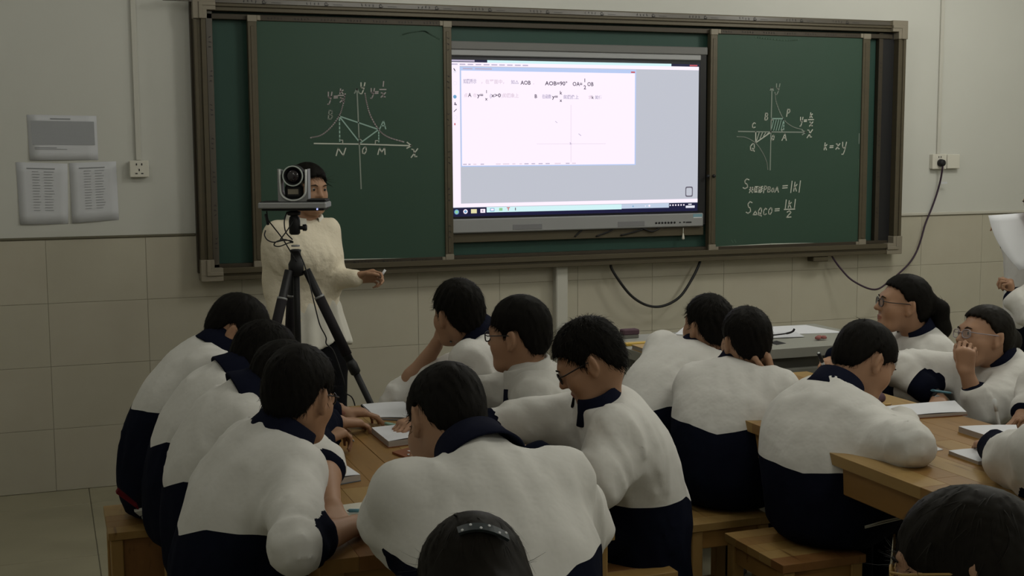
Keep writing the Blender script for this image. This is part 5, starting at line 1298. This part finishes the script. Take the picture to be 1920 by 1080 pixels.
teacher()

# ------------------------------------------------------------------ camera on its tripod
CYD = -1.2
trp = thing('tripod', 'black tripod standing in front of the teacher', 'tripod', (.93, CYD, 0))
apex = A(*(0.947,-1.2,1.152)); cx, cy = apex[0], apex[1]
top = A(*(0.944,-1.2,1.37))
MB().tube([(cx, cy, .62), (cx, cy, 1.20)], .0135, 14).build('centre_column', M['black'], trp, True)
MB().lathe([(.016, -.05), (.030, -.045), (.031, .0), (.022, .018), (.020, .05), (.022, .052), (.022, .058), (.016, .06)], 18, (cx, cy, apex[2])).build('spider', M['black'], trp, True)
MB().lathe([(.017, 0), (.0175, .006), (.017, .006)], 18, (cx, cy, (0.949,-1.2,1.223)[2])).build('silver_ring', M['silver'], trp, True)
hd = MB().lathe([(.016, 0), (.022, .006), (.023, .055), (.020, .07), (.013, .078), (.013, .085)], 18, (cx - .002, cy, (0.95,-1.2,1.271)[2])).build('ball_head', M['black'], trp, True)
MB().tube([tuple(A(*(0.961,-1.2,1.298))), tuple(A(*(0.981,-1.22,1.299)))], [.008, .008], 10).build('locking_knob_stem', M['black'], hd, True)
MB().lathe([(.003, 0), (.013, .001), (.014, .014), (.010, .018)], 14, tuple(A(*(0.975,-1.21,1.299))), (.94, -.3, 0)).build('locking_knob', M['black'], hd, True)
MB().lathe([(.010, 0), (.026, .004), (.028, .018), (.010, .022)], 18, (cx - .004, cy, (0.941,-1.2,1.346)[2])).build('quick_plate', M['black'], trp, True)
def leg(foot, wider):
    d = A(*foot) - apex; st = apex + d * .02 + A(d[0], d[1], 0) / np.linalg.norm(d[:2]) * .03; L = lambda t: tuple(st + (A(*foot) - st) * t)
    lg = MB().tube([L(0), L(.34)], .0165, 12).build('leg', M['black'], trp, True)
    MB().tube([L(.10), L(.31)], .0205, 12).build('foam_grip', M['blackrub'], lg, True)
    MB().tube([L(.33), L(.345), L(.375), L(.38)], [.017, .022, .021, .015], 12).build('leg_lock', M['black'], lg, True)
    MB().tube([L(.37), L(.62)], .0135, 12).build('leg_section', M['black'], lg, True)
    MB().tube([L(.60), L(.615), L(.645), L(.65)], [.014, .019, .018, .013], 12).build('leg_lock', M['black'], lg, True)
    MB().tube([L(.64), L(.97)], .0105, 12).build('leg_section', M['black'], lg, True)
    MB().tube([L(.96), L(1.0)], [.013, .015], 12).build('foot', M['blackrub'], lg, True)
    MB().tube([L(.095), L(.102)], .0208, 12).build('silver_ring', M['silver'], lg, True)
leg((1.46, -1.42, .004), 0); leg((.58, -1.42, .004), 0); leg((.90, -.93, .004), 0)
MB().tube([tuple(A(*(1.09,-1.24,0.778))), tuple(A(*(1.098,-1.25,0.755)))], .022, 12).build('maker_label', M['paper_grey'], trp, True) if False else None
cm = thing('conference_camera', 'silver conference camera with a round lens on top of the tripod', 'camera', (cx, CYD, 1.38))
ct = A(*(0.948,-1.2,1.389)); rr = A(.938, -.346, 0); ff = A(-.346, -.938, 0)      # camera's own right and front axes
ang = math.atan2(rr[1], rr[0])
def CL(x, y, z): return tuple(A(ct[0], ct[1], 0) + rr * x + ff * y + A(0, 0, ct[2] + z))
def cbox(name, a, b, m, par, ch=.003):
    o = MB().box(a, b, ch).build(name, m, None); o.location = (ct[0], ct[1], ct[2]); o.rotation_euler = (0, 0, ang + 0.0)
    o.parent = par; o.matrix_parent_inverse = par.matrix_basis.inverted(); return o
# local frame of cbox: x right, y away from the viewer
cbox('base', (-.134, -.075, -.010), (.136, .075, .014), M['silver_bar'], cm, .004)
cbox('base_top', (-.128, -.07, .0135), (.130, .07, .017), M['black'], cm, .002)
cbox('under_plate', (-.122, -.068, -.019), (.128, .068, -.0095), M['black'], cm, .004)
cbox('rear_hump', (.055, -.045, .016), (.132, .06, .026), M['black'], cm, .004)
led = cbox('indicator', (.098, -.076, -.016), (.104, -.070, -.010), M['e_led'], cm, .001)
# U-shaped yoke: outline in x,z extruded in depth
U = []; 
for t in range(0, 13): a = PI + PI * t / 12; U.append((.047 * math.cos(a), .062 + .038 * math.sin(a)))
inner = [(-.047, .140)] + U + [(.047, .140)]
outer = [(.060, .146), (.060, .020), (.05, .0165), (-.056, .0165), (-.061, .020), (-.061, .146)]
yk = MB(); vs = []
ring = inner + outer; n = len(ring)
me_v = [(x, y, z) for y in (-.032, .032) for x, z in ring]
import bmesh
bm = bmesh.new(); bv = [bm.verts.new(p) for p in me_v]
f0 = bm.faces.new(bv[:n]); f1 = bm.faces.new(bv[n:][::-1])
for i in range(n): bm.faces.new((bv[i], bv[n + i], bv[n + (i + 1) % n], bv[(i + 1) % n]))
bmesh.ops.recalc_face_normals(bm, faces=bm.faces); bmesh.ops.triangulate(bm, faces=[f0, f1])
me = bpy.data.meshes.new('yoke'); bm.to_mesh(me); bm.free(); me.materials.append(M['silver']); yo = link('yoke', me); yo.location = tuple(ct); yo.rotation_euler = (0, 0, ang); yo.parent = cm; yo.matrix_parent_inverse = cm.matrix_basis.inverted()
MB().tube([CL(x, .034, z) for x, z in [(-.052, .144)] + [(p[0] * 1.06, p[1] - .004) for p in U] + [(.053, .144)]], .0042, 8).build('bright_edge', mat('bright_plastic', (.55, .57, .55), .4, .4), yo, True)
lc = A(*CL(.002, 0, .118))
hd = MB().lathe([(.02, -.045), (.040, -.035), (.044, -.01), (.042, .02), (.0405, .03), (.0405, .046), (.035, .046), (.034, .038), (.02, .034)], 32, tuple(lc), tuple(ff)).build('camera_head', M['black'], cm, True)
MB().lathe([(.0365, .044), (.0415, .044), (.0415, .049), (.0365, .049)], 36, tuple(lc), tuple(ff), True).build('lens_ring', mat('pale_ring', (.42, .47, .44), .4, .4), hd, True)
MB().lathe([(.003, .047), (.02, .044), (.030, .037)], 28, tuple(lc), tuple(ff)).build('lens_glass', mat('lens_glass_dark', (.012, .008, .012), .06, .8), hd, True)
cbox('side_arm', (-.046, -.01, .10), (-.036, .01, .13), M['black'], cm, .002); cbox('side_arm', (.038, -.01, .10), (.046, .01, .13), M['black'], cm, .002)
cbox('body_block', (-.036, -.026, .026), (.036, .022, .085), M['black'], cm, .012)
cbox('badge', (-.022, -.0285, .045), (.020, -.0255, .066), M['bracket'], cm, .001)
# cables of the camera
c1 = MB()
for pts in ([(0.843,-1.15,1.365), (0.847,-1.16,1.331), (0.864,-1.17,1.304), (0.896,-1.2,1.255), (0.927,-1.21,1.199), (0.944,-1.23,1.165)],
            [(0.912,-1.22,1.363), (0.897,-1.24,1.328), (0.902,-1.24,1.285), (0.929,-1.23,1.254)],
            [(0.939,-1.22,1.332), (0.911,-1.24,1.296), (0.878,-1.25,1.257)],
            [(0.82,-1.25,1.294), (0.814,-1.26,1.276), (0.824,-1.27,1.257), (0.849,-1.27,1.248), (0.885,-1.26,1.253), (0.917,-1.25,1.251), (0.931,-1.23,1.243), (0.908,-1.25,1.241), (0.872,-1.26,1.23), (0.851,-1.26,1.235), (0.86,-1.26,1.249), (0.895,-1.25,1.256), (0.931,-1.23,1.241)],
            [(0.953,-1.23,1.208), (0.964,-1.24,1.176), (0.972,-1.26,1.145), (0.986,-1.27,1.081), (1.005,-1.29,0.975), (1.019,-1.3,0.911), (1.042,-1.3,0.862), (1.043,-1.3,0.834), (1.071,-1.31,0.801), (1.103,-1.34,0.684), (1.106,-1.34,0.64), (1.134,-1.34,0.616), (1.147,-1.34,0.572), (1.15,-1.34,0.495)]):
    c1.tube(bez(pts, 7), .0026, 6)
c1.tube([(0.84,-1.14,1.352), (0.846,-1.16,1.312)], .006, 8)
c1.build('camera_cable', M['black'], cm, True)

# ------------------------------------------------------------------ books, papers and pens on the tables
z0 = TZ + .0008
def nb(q, th, label, **k): return book('notebook', q, z0, th, label, 'notebook', **k)
n1 = nb([(0.973,-2.182), (1.118,-2.187), (1.11,-2.49), (0.965,-2.397)], .008, 'ring-bound notepad at the far end of the first table, under a resting hand', cover=M['cover_blue'])
sp_ = MB(); a, b = (0.973,-2.182), (0.965,-2.397)
for k in range(12):
    p = Vector(a).lerp(Vector(b), (k + .5) / 12); sp_.lathe([(.0035, -.001), (.0045, 0), (.0035, .001)], 10, (p.x, p.y, z0 + .006), (b[0] - a[0], b[1] - a[1], 0))
sp_.build('ring_binding', M['black'], n1)
nb([(0.905,-2.596), (1.06,-2.594), (1.052,-2.768), (0.907,-2.79)], .020, 'thick open notebook in the middle of the first table on a red-brown book', cover=M['redbook'])
b2 = slab('textbook', [(0.898,-2.863), (1.021,-2.792), (1.049,-2.909), (0.94,-3.024)], z0, .006, M['redbook'], 'red-brown textbook partly under white sheets by the bent head', 'book')
lb = MB(); a, b = Vector((0.944,-2.88)), Vector((1.012,-2.855)); d = (b - a).normalized(); n = Vector((-d.y, d.x))
for k in range(7):
    p = a.lerp(b, k / 7); q_ = a.lerp(b, (k + .75) / 7); lb.prism([(p.x, p.y, z0 + .0062), (q_.x, q_.y, z0 + .0062), (q_.x + n.x * .012, q_.y + n.y * .012, z0 + .0062), (p.x + n.x * .012, p.y + n.y * .012, z0 + .0062)], (0, 0, .0004))
lb.build('title_print', M['paper'], b2)
slab('paper_sheet', [(0.927,-2.916), (1.01,-2.894), (1.035,-3.005), (0.936,-2.98)], z0 + .0068, .002, M['paper'], 'white sheet on the red-brown textbook under the bent head', 'paper')
nb([(0.665,-2.989), (0.728,-2.972), (0.744,-3.121), (0.63,-3.155)], .018, 'thick white notebook beside the folded arms at left', cover=M['cover_blue'])
nb([(0.655,-2.739), (0.737,-2.73), (0.744,-2.815), (0.659,-2.835)], .008, 'small notebook with printed tab under the elbow at left', page=M['paper'], cover=M['ink'])
slab('paper_sheet', [(0.679,-2.692), (0.757,-2.68), (0.759,-2.731), (0.689,-2.76)], z0 + .009, .0015, M['paper'], 'loose white paper at the left bench by a wrist', 'paper')
slab('paper_sheet', [(0.752,-2.364), (0.795,-2.347), (0.793,-2.422), (0.723,-2.468)], z0, .002, M['paper'], 'white paper beyond the hands of the middle left boy', 'paper')
slab('paper_sheet', [(0.643,-3.332), (0.714,-3.325), (0.793,-3.381), (0.652,-3.575), (0.59,-3.516)], z0, .0025, mat('cream_paper', (.60, .60, .53), .8, .1), 'cream worksheet near the front of the first table, under a blue pen', 'paper')
pen((0.642,-3.408,0.76), (0.701,-3.431,0.76), .0045, M['pen_blue'], 'blue pen lying on the cream worksheet', capm=M['pen_blue'])
pen((1.024,-2.571,0.757), (0.97,-2.507,0.76), .0045, M['pen_green'], 'pale green pen under the hand at the far end', capm=M['pen_green'])
pen((0.828,-2.693,0.755), (0.835,-2.445,0.755), .004, M['cover_tan'], 'long wooden pencil lying over the table joint', capm=M['cover_tan'])
# right table
nb([(2.52,-2.877), (2.836,-2.881), (2.751,-3.041), (2.528,-3.022)], .012, 'large white sketch pad on the right table', cover=M['redbook'])
nb([(2.557,-3.237), (2.732,-3.283), (2.599,-3.454), (2.553,-3.4)], .020, 'thick book under the writing hand at the right edge', cover=M['cover_tan'])
nb([(2.347,-3.45), (2.467,-3.464), (2.394,-3.61), (2.341,-3.577)], .012, 'tan-covered notebook by the white elbow at the right edge', cover=M['cover_tan'])
slab('paper_sheet', [(2.279,-3.355), (2.377,-3.337), (2.37,-3.398), (2.288,-3.413)], z0, .0025, M['paper'], 'white sheet poking out behind the long white sleeve', 'paper')
slab('paper_sheet', [(2.3,-2.547), (2.424,-2.472), (2.397,-2.555), (2.28,-2.687)], z0, .002, M['paper'], 'white paper between the two near backs at the right table', 'paper')
pc_ = thing('pencil_case', 'purple pencil case on the right table below a bent face', 'pencil case', (2.645,-2.705,0.75))
P0, P1 = A(*(2.511,-2.825,0.775)), A(*(2.596,-2.791,0.775)); f = union([(ecap(P0, P1, (0, 0, 1), (.022, .03), (.020, .026)), .01)])
v, q = net(lambda p: smax(f(p) - .002 * smooth_noise(p, 90, 2), z0 - p[:, 2], .006), P0 - .15, P1 + .12, .007); np_mesh('pouch', v, q, M['purple'], pc_)
MB().tube([tuple(P0 + A(0, 0, .021)), tuple((P0 + P1) / 2 + A(0, 0, .0225)), tuple(P1 + A(0, 0, .021))], .0018, 6).build('zip', M['silver'], pc_, True)
pen((2.621,-2.831,0.757), (2.558,-2.825,0.757), .0045, M['cover_tan'], 'tan pen lying beside the sketch pad on the right table')
# pens in hands
pen((2.347,-2.87,0.865), (2.291,-2.89,0.96), .0052, M['pen_white'], 'white and black pen held up behind the bent boy')
pen((2.786,-3.16,0.708), (2.772,-3.14,0.821), .0052, M['pen_white'], 'clear pen in the writing hand at the right edge', capm=M['pen_white'])
pen((3.012,-2.66,0.734), (2.934,-2.6,0.744), .0045, M['pen_blue'], 'blue green pen in the hand with the watch', capm=M['pen_blue'])
pen((1.26,-2.28,0.965), (1.27,-2.24,0.991), .004, M['black'], 'black pen behind the hand that props a cheek')
# sheet held up at the right edge
m_ = MB(); N = 8; a, b, c, d = [A(*p) for p in ((3.754,-1.95,1.318), (4.196,-1.85,1.331), (4.101,-1.93,1.156), (3.839,-2.05,1.09))]; vs = []; fs = []
for j in range(N + 1):
    for i in range(N + 1):
        u, w = i / N, j / N; p = (a * (1 - u) + b * u) * (1 - w) + (d * (1 - u) + c * u) * w
        p = p + A(-.03, 0, 0) * math.sin(PI * w) * (1 - u) + A(0, -.03, 0) * math.sin(PI * u); vs.append(tuple(p))
for j in range(N):
    for i in range(N): k = j * (N + 1) + i; fs.append((k, k + 1, k + N + 2, k + N + 1))
m_.add(vs, fs); o = m_.build('paper_sheet', M['paper'], None, True); md = o.modifiers.new('thickness', 'SOLIDIFY'); md.thickness = .0007
tag(o, 'large curled white sheet held up at the right edge', 'paper')
